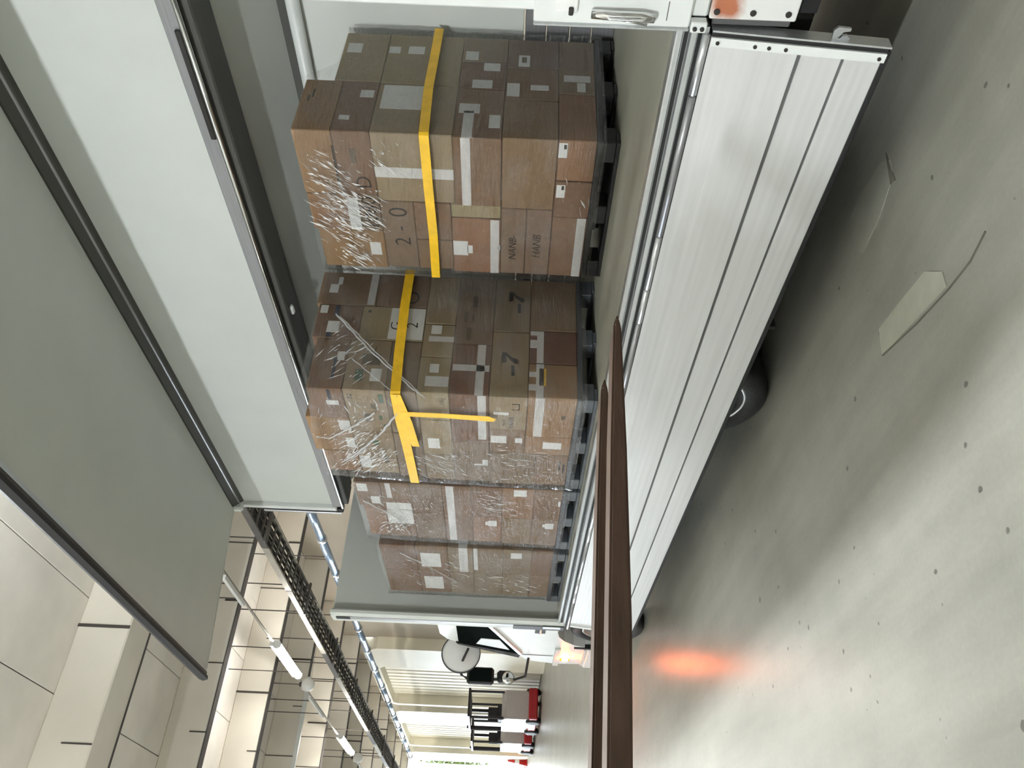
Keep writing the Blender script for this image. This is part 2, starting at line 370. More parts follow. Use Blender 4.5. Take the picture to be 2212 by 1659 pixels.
def bay_door(n, a, b, closed):
    t = tag(thing('door_%d' % n, ((a+b)/2, HY1, 0)), kind='structure')
    fr = MB()
    pts_o = [(a, 0), (a, 6.85), (b, 6.85), (b, 0)]
    # white surround standing proud of the wall, its top corners cut off
    def ring(o, i, y0, y1, name, m):
        mb = MB()
        for k in range(len(o)-1):
            q = [o[k], o[k+1], i[k+1], i[k]]
            mb.prism(q, y0, y1, 1)
        return mb.build(name, m, t)
    O = [(b+0.15, 0), (b+0.15, 6.35), (b-0.35, 6.9), (a+0.35, 6.9), (a-0.15, 6.35), (a-0.15, 0)]
    I = [(b-2.15, 0), (b-2.15, 6.30), (b-2.35, 6.50), (a+0.30, 6.50), (a+0.12, 6.30), (a+0.12, 0)]
    ring(O, I, HY1-0.45, HY1+0.02, 'surround', 'door_white')
    if closed:
        x = a+0.12; step = 0.47; proto = None
        while x < b-2.2:
            og = (x+step/2, HY1+0.05, 0)
            if proto is None:
                proto = MB().prism([(x+0.05, HY1+0.12), (x+0.05, HY1+0.02), (x+0.09, HY1-0.03), (x+step-0.09, HY1-0.03), (x+step-0.05, HY1+0.02), (x+step-0.05, HY1+0.12)], 0.02, 6.5, 2).build('rib_panel', 'door_white', t, og)
            else: dup(proto, og, t)
            x += step
        B('backing', 'door_groove', t, (a, b, HY1+0.10, HY1+0.16, 0, 6.6), c=0)
bay_door(1, *BAYS[0], True); bay_door(2, *BAYS[1], True); bay_door(3, *BAYS[2], False)

# ------------------------------------------------------------------ lamps hanging from the ceiling
def lamp(x0, x1, y, z, lit, label, group, m='lamp_far'):
    t = thing('hanging_lamp', ((x0+x1)/2, y, z), label, 'lamp', group)
    B('housing', 'lamp_housing', t, (x0, x1, y-0.04, y+0.04, z+0.01, z+0.07))
    for x in (x0+0.3, x1-0.3):
        MB().tube([(x, y, z+0.07), (x, y, CZ)], 0.012, 6).build('rod', 'joint_dark', t)
    if lit:
        MB().tube([(x0+0.05, y, z-0.07), (x1-0.05, y, z-0.07)], 0.075, 12).build('tube', m, t, smooth=True)
        for x in (x0+0.04, x1-0.04):
            MB().tube([(x-0.03, y, z-0.07), (x+0.03, y, z-0.07)], 0.085, 12).build('end_cap', 'lamp_housing', t)
    return t
G1 = 'lamp row above the truck cab'
lamp(-18.5, -16.2, 4.95, 6.3, True, 'lit tube lamp nearest the open wing, largest of the glowing ones', G1)
lamp(-27.0, -24.6, 4.95, 6.3, True, 'second lit tube lamp along the row, smaller and farther away', G1)
for x, n in ((-35.5, 'third'), (-44.0, 'fourth'), (-52.5, 'fifth and last')): lamp(x-2.4, x, 4.95, 6.3, True, n+' lit tube lamp along the row towards the bright doorway', G1)
lamp(-14.0, -12.7, 4.95, 6.3, False, 'unlit white lamp housing just past the open wing tip', G1)
lamp(-22.3, -20.4, 4.95, 6.3, False, 'unlit white lamp housing between the two glowing lamps', G1)
cdt = B('conduit', 'tray_light', None, (-40, -12.5, 5.10, 5.14, 6.42, 6.46)); tag(cdt, 'thin grey conduit running along the hanging lamp row', 'conduit')
for i, (x, l) in enumerate(((-19.4, 'white dome camera hanging beside the large lit lamp'), (-28.0, 'white dome camera hanging past the second lit lamp'))):
    t = thing('dome_camera', (x, 5.0, 6.05), l, 'camera')
    MB().lathe([(0.03, 0.30), (0.13, 0.27), (0.16, 0.16), (0.13, 0.05), (0.05, 0.0)], (x, 5.0, 6.05), 2, 16).build('dome', 'lamp_housing', t, smooth=True)
    MB().tube([(x, 5.0, 6.35), (x, 5.0, 6.40)], 0.05, 8).build('mount', 'joint_dark', t)
    MB().tube([(x, 5.0, 6.40), (x, 5.0, CZ)], 0.012, 6).build('rod', 'joint_dark', t)
G2 = 'lamp row behind the viewer'
for x, n in ((-44.0, 'farthest'), (-33.0, 'fourth'), (-22.0, 'third'), (-11.5, 'second'), (0.0, 'nearest')):
    lamp(x-0.6, x+0.6, -7.4, 5.1, True, n+' lit tube lamp on the hall side facing the open truck', G2, 'lamp_main' if x > -1 else 'lamp_dim')

lamp(-5.9, -4.1, 2.28, 6.9, True, 'lit tube lamp above the raised truck wing', None, 'lamp_bright')

# ------------------------------------------------------------------ cable tray and silver pipe under the ceiling
def cable_tray():
    y0, y1, z = 5.63, 6.20, 5.80
    t = thing('cable_tray', (-25, y0, z), 'long ladder cable tray with black cables above the truck front', 'cable tray')
    for y in (y0, y1):
        for k in range(20):
            x1 = -7.0-k*2.0
            m = 'tray_light' if k % 2 else 'tray_steel'
            B('side_rail', m, t, (x1-1.98, x1, y-0.02, y+0.02, z, z+0.12))
    proto = None
    for k in range(110):
        x = -7.1-k*0.36
        if proto is None: proto = B('rung', 'tray_steel', t, (x-0.03, x+0.03, y0+0.02, y1-0.02, z+0.01, z+0.04))
        else: dup(proto, (x, (y0+y1)/2, z+0.01), t)
    for j in range(6):
        y = y0+0.08+j*0.085
        path = [(-7-k*1.0, y+0.02*math.sin(k*1.3+j), z+0.065+0.012*math.sin(k*0.9+2*j)) for k in range(41)]
        MB().tube(path, 0.024, 6).build('cable', 'cable_black', t)
    for k in range(10):
        x = -9-k*3.6
        for y in (y0, y1): MB().tube([(x, y, z), (x, y, CZ)], 0.014, 6).build('rod', 'joint_dark', t)
        B('bracket', 'tray_steel', t, (x-0.03, x+0.03, y0-0.06, y1+0.06, z-0.05, z-0.005))
cable_tray()
def pipe():
    t = thing('ceiling_pipe', (-25, 7.42, 5.80), 'blue-grey metal pipe with bright collars hanging beside the cable tray', 'pipe')
    for k in range(16):
        x = -8.5-k*2.0
        MB().tube([(x, 7.42, 5.8), (x-2.0, 7.42, 5.8)], 0.095, 14).build('pipe_section', 'pipe_blue', t, smooth=True)
        MB().tube([(x-1.95, 7.42, 5.8), (x-2.05, 7.42, 5.8)], 0.115, 14).build('collar', 'aluminium', t, smooth=True)
        if k % 2 == 0: MB().tube([(x-1, 7.42, 5.9), (x-1, 7.42, CZ)], 0.012, 6).build('rod', 'joint_dark', t)
pipe()

# ================================================================== THE TRUCK
TX0, TX1, YS, YF, ZB = -7.95, -1.53, 2.75, 4.82, 1.05
tr = thing('wing_body_truck', ((TX0+TX1)/2, 3.7, 0), 'white wing-body truck with its wing raised and side gate hanging down', 'truck')
# bed
bed = B('cargo_floor', 'bed_floor', tr, (TX0, TX1+0.3, YS+0.03, YF, ZB-0.05, ZB), c=0.002)
sill = MB().prism([(2.80, 1.052), (2.742, 1.052), (2.736, 1.046), (2.736, 1.030), (2.748, 1.024), (2.748, 1.004), (2.732, 0.998), (2.732, 0.978), (2.748, 0.972), (2.748, 0.956), (2.738, 0.950), (2.738, 0.935), (2.80, 0.935)], TX0, TX1, 0).build('side_sill', 'aluminium', tr)
B('sill_groove', 'rubber_black', tr, (TX0, TX1, 2.7445, 2.7485, 1.006, 1.022))
B('sill_groove', 'rubber_black', tr, (TX0, TX1, 2.7445, 2.7485, 0.9575, 0.9705))
k = 0; x = TX1-0.02
while x > TX0+0.3:
    ln = (0.26, 0.74, 0.36)[k % 3]
    MB().tube([(x, 2.728, 0.945), (x-ln+0.012, 2.728, 0.945)], 0.015, 10).build('hinge_knuckle', ('aluminium', 'aluminium_dull', 'aluminium')[k % 3], tr, smooth=True)
    x -= ln; k += 1
# hanging side gate: three aluminium planks, leaning out a little at the foot
GT, GB_, LEAN = 0.925, 0.305, 0.065
gate = thing('side_gate', ((TX0+TX1)/2, 2.72, GB_), parent=tr)
def gy(z): return 2.735 - LEAN*(GT-z)/(GT-GB_)
def plank(f0, f1, ribs):
    z1, z0 = GT-f0*(GT-GB_), GT-f1*(GT-GB_)
    pts = [(gy(z1)+0.03, z1)]
    if ribs:
        n = ribs; hgt = (z1-z0)/n
        for i in range(n):
            za = z1-i*hgt
            for fz, d in ((0.04, 0.0), (0.34, -0.0003), (0.54, -0.0003), (0.84, 0.0)):
                z = za-fz*hgt; pts.append((gy(z)+d, z))
    else:
        pts += [(gy(z1-0.004), z1-0.004), (gy(z0+0.004), z0+0.004)]
    pts.append((gy(z0)+0.03, z0))
    return MB().prism(pts, TX0+0.03, TX1-0.035, 0).build('gate_plank', 'gate_metal', gate)
plank(0.0, 0.525, 9); plank(0.533, 0.775, 0); plank(0.785, 1.0, 4)
MB().prism([(gy(GT)+0.005, GT), (gy(GB_)+0.005, GB_), (gy(GB_)+0.035, GB_), (gy(GT)+0.035, GT)], TX0+0.03, TX1-0.035, 0).build('gate_core', 'seam_grey', gate)
for xe, s in ((TX1-0.035, 1), (TX0+0.03, -1)):
    cap = MB().prism([(gy(GT)-0.012, GT), (gy(GB_)-0.012, GB_-0.002), (gy(GB_)+0.04, GB_-0.002), (gy(GT)+0.04, GT)], xe-0.03*s, xe+0.004*s, 0).build('end_cap', 'white_paint', gate)
    if s > 0:
        for z in (0.90, 0.765, 0.715, 0.655, 0.325):
            MB().lathe([(0.001, -0.006), (0.007, -0.005), (0.007, 0.0)], (xe-0.015, gy(z)-0.012, z), 1, 10).build('bolt', 'dark_metal', cap)
        MB().prism([(gy(GT)-0.004, GT), (gy(GB_)-0.004, GB_-0.004), (gy(GB_)+0.05, GB_-0.004), (gy(GT)+0.05, GT)], xe+0.005, xe+0.022, 0).build('rubber_seal', 'rubber_black', gate)
        MB().prism([(gy(GT)-0.010, GT), (gy(GB_)-0.010, GB_-0.010), (gy(GB_)+0.05, GB_-0.010), (gy(GT)+0.05, GT)], xe+0.023, xe+0.030, 0).build('edge_plate', 'aluminium', gate)
B('bottom_seal', 'rubber_black', gate, (TX0+0.03, TX1-0.03, gy(GB_)+0.004, gy(GB_)+0.035, GB_-0.022, GB_-0.001))
# raised wing: standing half roof and outstretched side panel
H, S, O_ = (4.0, 3.46), (3.99, 4.66), (2.06, 4.485)
wing = thing('wing', ((TX0+TX1)/2, 4.0, 3.4), parent=tr)
WX1 = TX1+0.6
MB().prism([(3.995, 3.52), (3.99, 4.62), (4.03, 4.62), (4.035, 3.52)], TX0, WX1, 0).build('roof_half', 'white_panel', wing)
dy, dz = O_[0]-S[0], O_[1]-S[1]
def along(t, off=0.0): return (S[0]+dy*t, S[1]+dz*t+off)
MB().prism([along(0.055), along(0.955), along(0.955, 0.04), along(0.055, 0.04)], TX0, WX1, 0).build('side_panel', 'white_panel', wing)
MB().prism([(3.985, 4.56), (3.965, 4.575), along(0.045, -0.006), along(0.055, 0.045), (4.04, 4.72), (4.04, 4.56)], TX0+0.01, WX1, 0).build('corner_rail', 'dark_rail', wing)
MB().tube([(TX0+0.02, 3.955, 4.60), (WX1, 3.955, 4.60)], 0.014, 8).build('corner_bead', 'aluminium_dull', wing, smooth=True)
MB().prism([along(0.948, -0.008), along(0.966, -0.012), along(0.966, 0.05), along(0.948, 0.05)], TX0+0.01, WX1, 0).build('edge_rail', 'aluminium', wing)
MB().prism([along(0.966, -0.014), along(0.982, -0.014), along(0.982, 0.05), along(0.966, 0.05)], TX0, WX1, 0).build('edge_rail', 'dark_rail', wing)
MB().prism([along(0.982, -0.022), along(1.0, -0.026), along(1.008, 0.02), along(1.0, 0.06), along(0.982, 0.055)], TX0-0.02, WX1, 0).build('rubber_seal', 'rubber_black', wing)
B('hinge_rail', 'aluminium_dull', wing, (TX0, WX1, 3.965, 4.03, 3.455, 3.56))
MB().tube([(TX0, 3.958, 3.452), (WX1, 3.958, 3.452)], 0.016, 10).build('hinge_tube', 'chrome', wing, smooth=True)
B('hinge_cover', 'dark_metal', wing, (-3.05, -2.35, 3.945, 3.964, 3.468, 3.50))
# front end frame of the wing
B('end_frame', 'white_paint', wing, (TX0-0.06, TX0-0.002, 3.94, 4.05, 3.52, 4.62), c=0.008)
B('end_seal', 'rubber_black', wing, (TX0-0.13, TX0-0.062, 3.965, 4.05, 3.46, 4.52))
B('end_corner', 'white_paint', wing, (TX0-0.07, TX0+0.02, 3.88, 4.06, 4.56, 4.70), c=0.02)
MB().prism([along(0.06, -0.004), along(0.95, -0.004), along(0.95, 0.045), along(0.06, 0.045)], TX0-0.018, TX0-0.001, 0).build('end_edge', 'white_panel', wing)
B('latch_bar', 'aluminium', wing, (TX0-0.165, TX0-0.132, 3.955, 4.02, 3.48, 4.36))
# centre beam and fixed far half of the roof
B('roof_beam', 'dark_rail', tr, (TX0, TX1+0.35, 4.0, 4.22, 3.39, 3.47), c=0.01)
for x, z in ((-2.12, 3.385), (-4.75, 3.385)):
    MB().lathe([(0.012, -0.05), (0.022, -0.03), (0.022, 0.03), (0.012, 0.05)], (x, 4.08, z), 0, 10).build('marker_knob', 'white_paint', tr, smooth=True)
B('roof_strip', 'seam_grey', tr, (TX0, TX1+0.35, 4.22, 4.29, 3.40, 3.46))
MB().prism([(4.28, 3.425), (4.80, 3.175), (4.84, 3.21), (4.28, 3.475)], TX0, TX1+0.35, 0).build('far_roof_panel', 'grey_panel', tr)
B('far_roof_gap', 'dark_rail', tr, (TX0, TX1+0.35, 4.775, 4.83, 3.13, 3.185))
MB().tube([(TX0, 4.775, 3.085), (TX1+0.35, 4.775, 3.085)], 0.045, 14).build('far_roof_rail', 'white_paint', tr, smooth=True)
B('far_wing_panel', 'white_panel', tr, (TX0, TX1+0.35, 4.82, 4.87, 1.63, 3.17))
for z0, z1 in ((1.05, 1.19), (1.197, 1.33), (1.337, 1.48), (1.487, 1.62)):
    B('far_gate_plank', 'aluminium_dull', tr, (TX0, TX1+0.35, 4.81, 4.86, z0, z1), c=0.006)
# front bulkhead
fwall = B('front_bulkhead', 'grey_panel', tr, (TX0-0.07, TX0, 2.80, YF, 0.95, 3.36), c=0.01)
B('corner_post', 'white_panel', tr, (TX0-0.12, TX0+0.08, 2.725, 2.80, 0.97, 3.375), c=0.025)
B('post_groove', 'aluminium_dull', tr, (TX0-0.02, TX0+0.035, 2.718, 2.726, 1.2, 3.17))
B('post_slot', 'rubber_black', tr, (TX0-0.02, TX0+0.035, 2.714, 2.722, 3.17, 3.31))
B('post_latch', 'dark_metal', tr, (TX0-0.08, TX0+0.03, 2.712, 2.726, 0.98, 1.50))
B('post_latch_plate', 'aluminium', tr, (TX0-0.02, TX0+0.035, 2.705, 2.713, 1.02, 1.20))
# rear post with its latch, and the rear frame plate below it
B('rear_post', 'white_paint', tr, (TX1+0.03, TX1+0.40, 2.745, 2.85, 0.95, 3.45), c=0.008)
lp = B('latch_panel', 'white_paint', tr, (TX1+0.004, TX1+0.36, 2.715, 2.745, 1.015, 1.575), c=0.006)
B('latch_rim', 'aluminium', lp, (TX1-0.008, TX1+0.004, 2.712, 2.745, 1.015, 1.575))
MB().tube([(TX1+0.055, 2.695, 1.37), (TX1+0.058, 2.682, 1.30), (TX1+0.058, 2.682, 1.20), (TX1+0.05, 2.69, 1.15)], 0.017, 10).build('latch_handle', 'chrome', lp, smooth=True)
MB().tube([(TX1+0.02, 2.70, 1.17), (TX1+0.045, 2.695, 1.30)], 0.006, 6).build('latch_rod', 'chrome', lp, smooth=True)
B('latch_keeper', 'paper_white', lp, (TX1+0.05, TX1+0.11, 2.70, 2.716, 1.42, 1.50))
B('latch_claw', 'dark_metal', lp, (TX1+0.045, TX1+0.075, 2.69, 2.702, 1.435, 1.452))
B('seam_line', 'seam_grey', lp, (TX1+0.03, TX1+0.10, 2.713, 2.7155, 1.10, 1.103))
br = B('hinge_bracket', 'white_paint', tr, (TX1-0.005, TX1+0.035, 2.70, 2.74, 0.955, 1.012))
for z in (0.972, 0.998):
    MB().lathe([(0.001, -0.007), (0.008, -0.006), (0.008, 0)], (TX1+0.012, 2.70, z), 1, 10).build('bolt', 'dark_metal', br)
rp = B('rear_frame_plate', 'rusty_white', tr, (TX1+0.037, TX1+0.42, 2.725, 2.745, 0.642, 0.95), c=0.004, origin=(TX1+0.0, 2.725, 0.83))
for z in (0.928, 0.80, 0.675):
    for x in (TX1+0.065, TX1+0.20):
        MB().lathe([(0.001, -0.006), (0.011, -0.005), (0.011, 0)], (x, 2.725, z), 1, 12).build('bolt', 'dark_metal', rp)
B('frame_side', 'seam_grey', tr, (TX1+0.003, TX1+0.036, 2.75, 2.80, 0.65, 0.93))
MB().prism([(-1.566, 0.50), (-1.566, 0.462), (-1.548, 0.458), (-1.540, 0.447), (-1.540, 0.440), (-1.530, 0.440), (-1.520, 0.452), (-1.522, 0.468), (-1.532, 0.476), (-1.532, 0.484), (-1.508, 0.470), (-1.504, 0.446), (-1.494, 0.446), (-1.490, 0.492), (-1.504, 0.505)], 2.70, 2.712, 1).build('gate_hook', 'aluminium', tr)
B('rear_door', 'white_panel', tr, (TX1+0.36, TX1+0.40, 2.85, 3.84, 0.97, 3.42), c=0.01)
B('rear_door', 'white_panel', tr, (TX1+0.36, TX1+0.40, 3.85, 4.84, 0.97, 3.42), c=0.01)
B('rear_header', 'white_paint', tr, (TX1+0.30, TX1+0.42, 2.80, 4.87, 3.40, 3.50))
# underbody
B('chassis_beam', 'chassis_black', tr, (-8.6, -1.3, 3.35, 3.50, 0.58, 0.92), (-8.6, -1.3, 4.15, 4.30, 0.58, 0.92))
B('cross_member', 'chassis_black', tr, *[(x, x+0.08, 2.82, YF, 0.88, 0.98) for x in (-7.6, -6.8, -6.0, -5.2, -4.6, -3.0, -2.2, -1.5)])
B('mudguard', 'chassis_black', tr, (-4.75, -3.3, 2.86, 3.40, 0.90, 0.93), (-3.33, -3.30, 2.86, 3.40, 0.16, 0.93))
B('fuel_tank', 'chassis_black', tr, (-6.9, -5.3, 3.0, 3.33, 0.34, 0.85), c=0.05)
B('side_box', 'chassis_black', tr, (-3.0, -1.6, 2.95, 3.3, 0.50, 0.88))
B('rear_bumper', 'chassis_black', tr, (-1.5, -1.25, 2.80, 4.8, 0.55, 0.93))
B('far_shade_skirt', 'chassis_black', tr, (-7.6, -1.5, 4.72, 4.76, 0.22, 0.97))  # unseen panel added to stop light passing under the truck
B('shade_box_rear', 'chassis_black', tr, (-3.2, -1.6, 3.5, 4.6, 0.30, 0.88))  # unseen box added to keep the ground below the truck dark
B('shade_box_front', 'chassis_black', tr, (-7.9, -5.0, 3.6, 4.15, 0.28, 0.90))  # another unseen box, added to darken the space under the bed
def wheel(x, y, r, w, rim='aluminium'):
    t = thing('wheel', (x, y, 0), parent=tr)
    MB().lathe([(r*0.66, 0.0), (r*0.74, -0.012), (r*0.90, -0.006), (r*0.97, 0.012), (r, 0.045), (r, w-0.04), (r*0.95, w), (r*0.66, w)], (x, y, r), 1, 48, close=False).build('tyre', 'tyre_rubber', t, smooth=True)
    MB().lathe([(r*0.665, 0.004), (r*0.64, -0.004), (r*0.61, 0.01), (r*0.58, 0.06)], (x, y, r), 1, 48, close=False).build('rim', rim, t, smooth=True)
    MB().lathe([(r*0.585, 0.06), (r*0.50, 0.10), (r*0.34, 0.085), (r*0.30, 0.03), (r*0.14, 0.02), (r*0.12, -0.01), (0.001, -0.012)], (x, y, r), 1, 32, close=False).build('hub', 'aluminium_dull', t, smooth=True)
    for k in range(6):
        a = k*math.pi/3
        MB().lathe([(0.001, -0.02), (0.014, -0.018), (0.016, 0.02)], (x+r*0.24*math.cos(a), y+0.03, r+r*0.24*math.sin(a)), 1, 8).build('wheel_nut', 'chrome', t)
    return t
wheel(-4.05, 2.86, 0.40, 0.23); wheel(-4.05, 3.12, 0.40, 0.23); wheel(-4.05, 4.45, 0.40, 0.23)
wheel(-8.93, 3.04, 0.42, 0.24); wheel(-8.93, 4.45, 0.42, 0.24)
# cab
cab = thing('cab', (-9.1, 3.9, 0.5), parent=tr)
arch = [(-8.93+0.53*math.cos(a), 0.45+0.53*math.sin(a)) for a in [math.pi*(1-i/10.0) for i in range(11)]]
prof = [(-10.08, 0.50), (-10.12, 0.95), (-10.02, 1.30), (-9.86, 1.38), (-9.45, 2.13), (-9.34, 2.26), (-9.15, 2.34), (-8.62, 2.36), (-8.18, 2.33), (-8.12, 2.25), (-8.12, 0.60), (-8.40, 0.55)]
prof = prof + arch[::-1][1:]
MB().prism(prof, 3.0, 4.74, 1).build('cab_body', 'white_paint', cab)
win = MB().prism([(-8.75, 2.14), (-8.79, 1.77), (-9.72, 1.42), (-9.42, 2.13)], 2.990, 3.01, 1).build('side_window', 'glass_dark', cab)
MB().prism([(-9.22, 1.86), (-9.25, 1.64), (-9.60, 1.52), (-9.42, 1.92)], 2.984, 2.992, 1).build('quarter_glass', 'glass_pale', win)
MB().prism([(-8.74, 1.79), (-9.74, 1.40), (-9.74, 1.36), (-8.74, 1.75)], 2.975, 3.0, 1).build('window_ledge', 'aluminium', win)
MB().prism([(-9.40, 2.16), (-9.46, 2.14), (-9.88, 1.40), (-9.76, 1.38)], 2.982, 3.03, 1).build('front_pillar', 'rubber_black', cab)
MB().prism([(-9.46, 2.10), (-9.85, 1.42), (-9.875, 1.43), (-9.48, 2.11)], 3.08, 4.66, 1).build('windscreen', 'glass_dark', cab)
for x in (-8.62, -9.80): B('door_seam', 'seam_grey', cab, (x-0.006, x+0.006, 2.996, 3.0, 0.98, 2.2 if x > -9 else 1.38), c=0)
hd = B('handle_recess', 'rubber_black', cab, (-8.98, -8.80, 2.992, 3.0, 1.12, 1.24))
B('door_handle', 'chrome', hd, (-8.96, -8.82, 2.975, 2.99, 1.17, 1.195))
B('cab_trim', 'white_panel', cab, (-10.13, -9.50, 2.975, 3.0, 0.90, 0.97), (-10.10, -9.50, 2.985, 3.0, 0.60, 0.63))
B('bumper', 'white_paint', cab, (-10.20, -9.50, 2.98, 4.76, 0.40, 0.60), c=0.03)
ind = B('turn_signal', 'turn_orange', cab, (-9.86, -9.74, 2.955, 2.985, 0.79, 0.87), c=0.012)
B('signal_bezel', 'turn_lens', ind, (-9.885, -9.865, 2.965, 2.99, 0.77, 0.89))
for x in (-9.45, -8.41): B('arch_lip', 'rubber_black', cab, (x-0.02, x+0.02, 2.985, 3.04, 0.45, 0.75))
# mirrors on their bent arm ahead of the cab
arm = MB().tube([(-9.62, 2.98, 2.02), (-9.95, 2.92, 2.10), (-10.35, 2.88, 2.12), (-10.47, 2.87, 2.06), (-10.47, 2.87, 1.45), (-10.30, 2.88, 1.30), (-9.86, 2.97, 1.28)], 0.016, 8).build('mirror_arm', 'rubber_black', cab, smooth=True)
mm = B('main_mirror', 'rubber_black', cab, (-10.53, -10.42, 2.80, 3.01, 1.70, 2.05), c=0.03)
B('mirror_glass', 'glass_dark', mm, (-10.419, -10.414, 2.82, 2.99, 1.73, 2.02))
lm = B('lower_mirror', 'rubber_black', cab, (-10.53, -10.42, 2.83, 2.98, 1.47, 1.66), c=0.03)
MB().lathe([(0.001, 0.03), (0.07, 0.02), (0.085, 0.0)], (-10.42, 2.88, 1.52), 0, 16).build('mirror_glass', 'chrome', lm, smooth=True)
rm = MB().lathe([(0.235, 0.0), (0.245, 0.008), (0.235, 0.02)], (-9.95, 3.02, 2.12), 0, 32, close=False).build('round_mirror', 'rubber_black', cab)
MB().lathe([(0.001, 0.05), (0.12, 0.038), (0.235, 0.004)], (-9.95, 3.02, 2.12), 0, 32, close=False).build('mirror_glass', 'lamp_housing', rm, smooth=True)  # plain white colour stands in for the mirror's bright reflection

# ================================================================== PALLETS AND CARTONS
def pallet(x0, x1, y0, y1, m, label):
    t = thing('plastic_pallet', ((x0+x1)/2, (y0+y1)/2, ZB), label, 'pallet', 'plastic pallets in the truck')
    z = ZB
    B('top_deck', m, t, (x0, x1, y0, y1, z+0.095, z+0.128), c=0.006)
    B('skid', m, t, *[(x0, x1, y, y+0.10, z, z+0.022) for y in (y0, (y0+y1)/2-0.05, y1-0.10)], c=0.004)
    for i in range(3):
        for j in range(3):
            bx = (x0, (x0+x1)/2-0.07, x1-0.14)[i]; by = (y0, (y0+y1)/2-0.07, y1-0.14)[j]
            B('block', m, t, (bx, bx+0.14, by, by+0.14, z+0.022, z+0.095), c=0.006)
ALL = []
def carton(x0, x1, y0, y1, z0, z1, m, label, group, rx=0.0, ry=0.0, proud=0.0, ruse=None):
    """one closed carton: slightly bulging panels, chamfered edges"""
    g = 0.0015
    x0 += g+random.random()*0.002; x1 -= g+random.random()*0.004*(1 if rx else 0.5); z0 += 0.0006; z1 -= 0.0015+random.random()*0.0015
    y0 += random.random()*0.006-proud; y1 -= g
    mb = MB().box(x0, x1, y0, y1, z0, z1, c=0.005)
    ox, oy = (x0+x1)/2, (y0+y1)/2
    o = mb.build('cardboard_box', m, None, (ox, oy, z0))
    tag(o, label, 'box', group); ALL.append(label)
    o['_f'] = 0; del o['_f']
    return o, dict(x0=x0, x1=x1, y0=y0, y1=y1, z0=z0, z1=z1)
def decal(b, face, a0, a1, z0, z1, m, name, lift=0.0012):
    o, d = b
    if face == 'side':
        a0, a1 = max(a0, d['x0']+0.002), min(a1, d['x1']-0.002); bx = (a0, a1, d['y0']-lift, d['y0']+0.0005, max(z0, d['z0']+0.001), min(z1, d['z1']-0.001))
    else:
        a0, a1 = max(a0, d['y0']+0.002), min(a1, d['y1']-0.002); bx = (d['x1']-0.0005, d['x1']+lift, a0, a1, max(z0, d['z0']+0.001), min(z1, d['z1']-0.001))
    return B(name, m, o, bx, c=0)
def tape(b, face, a0, a1, z0, z1): return decal(b, face, a0, a1, z0, z1, 'tape_white', 'tape')
def lab(b, face, a0, a1, z0, z1): return decal(b, face, a0, a1, z0, z1, 'paper_white', 'paper_label', 0.0016)
def ink(b, face, a0, a1, z0, z1, m='ink_faded'): return decal(b, face, a0, a1, z0, z1, m, 'print_mark', 0.0020)
def write(b, face, s, size, a, z, m='ink_black', shear=0.0, space=1.0):
    o, d = b
    og = (a, d['y0']-0.0024, z) if face == 'side' else (d['x1']+0.0024, a, z)
    return text_obj(s, size, m, o, og, face, shear, space)

# ---- rear pallet (beside the rear post)
P1 = 'cartons wrapped on the rear pallet'
Y1 = 3.71
pallet(-3.84, -2.765, 3.70, 4.74, 'pallet_black', 'black plastic pallet under the rear load, nearest the rear post')
def s1(x0, x1, z0, z1, m, label, d=4.2, **k): return carton(x0, x1, Y1, d, z0, z1, 'kraft_'+m, label, P1, **k)
q = s1(-3.86, -3.34, 1.18, 1.40, 'brown', 'brown box with white tape strip, bottom row of rear pallet, cab end', 4.1); tape(q, 'side', -3.86, -3.34, 1.19, 1.245)
p = s1(-3.34, -3.06, 1.18, 1.40, 'brown', 'brown box with small white sticker, bottom row middle of rear pallet', 4.1, proud=0.006); lab(p, 'side', -3.18, -3.085, 1.338, 1.39)
o1 = s1(-3.06, -2.77, 1.18, 1.40, 'orange', 'brown box with small white sticker at bottom rear corner of rear pallet', 4.15); lab(o1, 'side', -2.89, -2.79, 1.345, 1.395); ink(o1, 'side', -2.83, -2.80, 1.35, 1.366, 'ink_black'); ink(p, 'side', -3.12, -3.09, 1.345, 1.36, 'ink_black')
l1 = s1(-3.29, -2.77, 1.40, 1.72, 'brown', 'large plain brown box, second row of rear pallet, rear corner', 4.08)
n1 = s1(-3.86, -3.29, 1.40, 1.56, 'grey', 'flat box with black handwriting, second row of rear pallet, lower one', 4.1); write(n1, 'side', 'HANB', 0.075, -3.60, 1.485, shear=0.25)
m1 = s1(-3.86, -3.29, 1.56, 1.72, 'grey', 'flat box with black handwriting, second row of rear pallet, upper one', 4.1); write(m1, 'side', 'NANB-', 0.07, -3.62, 1.64, shear=0.25)
j1 = s1(-3.27, -2.77, 1.72, 2.00, 'brown', 'brown box with long white tape, third row of rear pallet, rear corner', 4.17, proud=0.014); tape(j1, 'side', -3.27, -2.77, 1.90, 1.955); tape(j1, 'rear', 3.69, 3.95, 1.89, 1.95); tape(j1, 'rear', 3.93, 4.02, 1.86, 1.98); lab(j1, 'rear', 3.80, 3.92, 1.735, 1.80)
sp = s1(-3.38, -3.27, 1.72, 2.03, 'tan', 'narrow pale upright box, third row of rear pallet', 4.1)
k1 = s1(-3.86, -3.38, 1.72, 2.03, 'orange', 'brown box with white paper and tape, third row of rear pallet, cab end', 4.1); tape(k1, 'side', -3.86, -3.385, 1.73, 1.785); lab(k1, 'side', -3.70, -3.575, 1.93, 2.025); lab(k1, 'side', -3.68, -3.61, 1.90, 1.935); tape(k1, 'side', -3.64, -3.60, 1.72, 1.735)
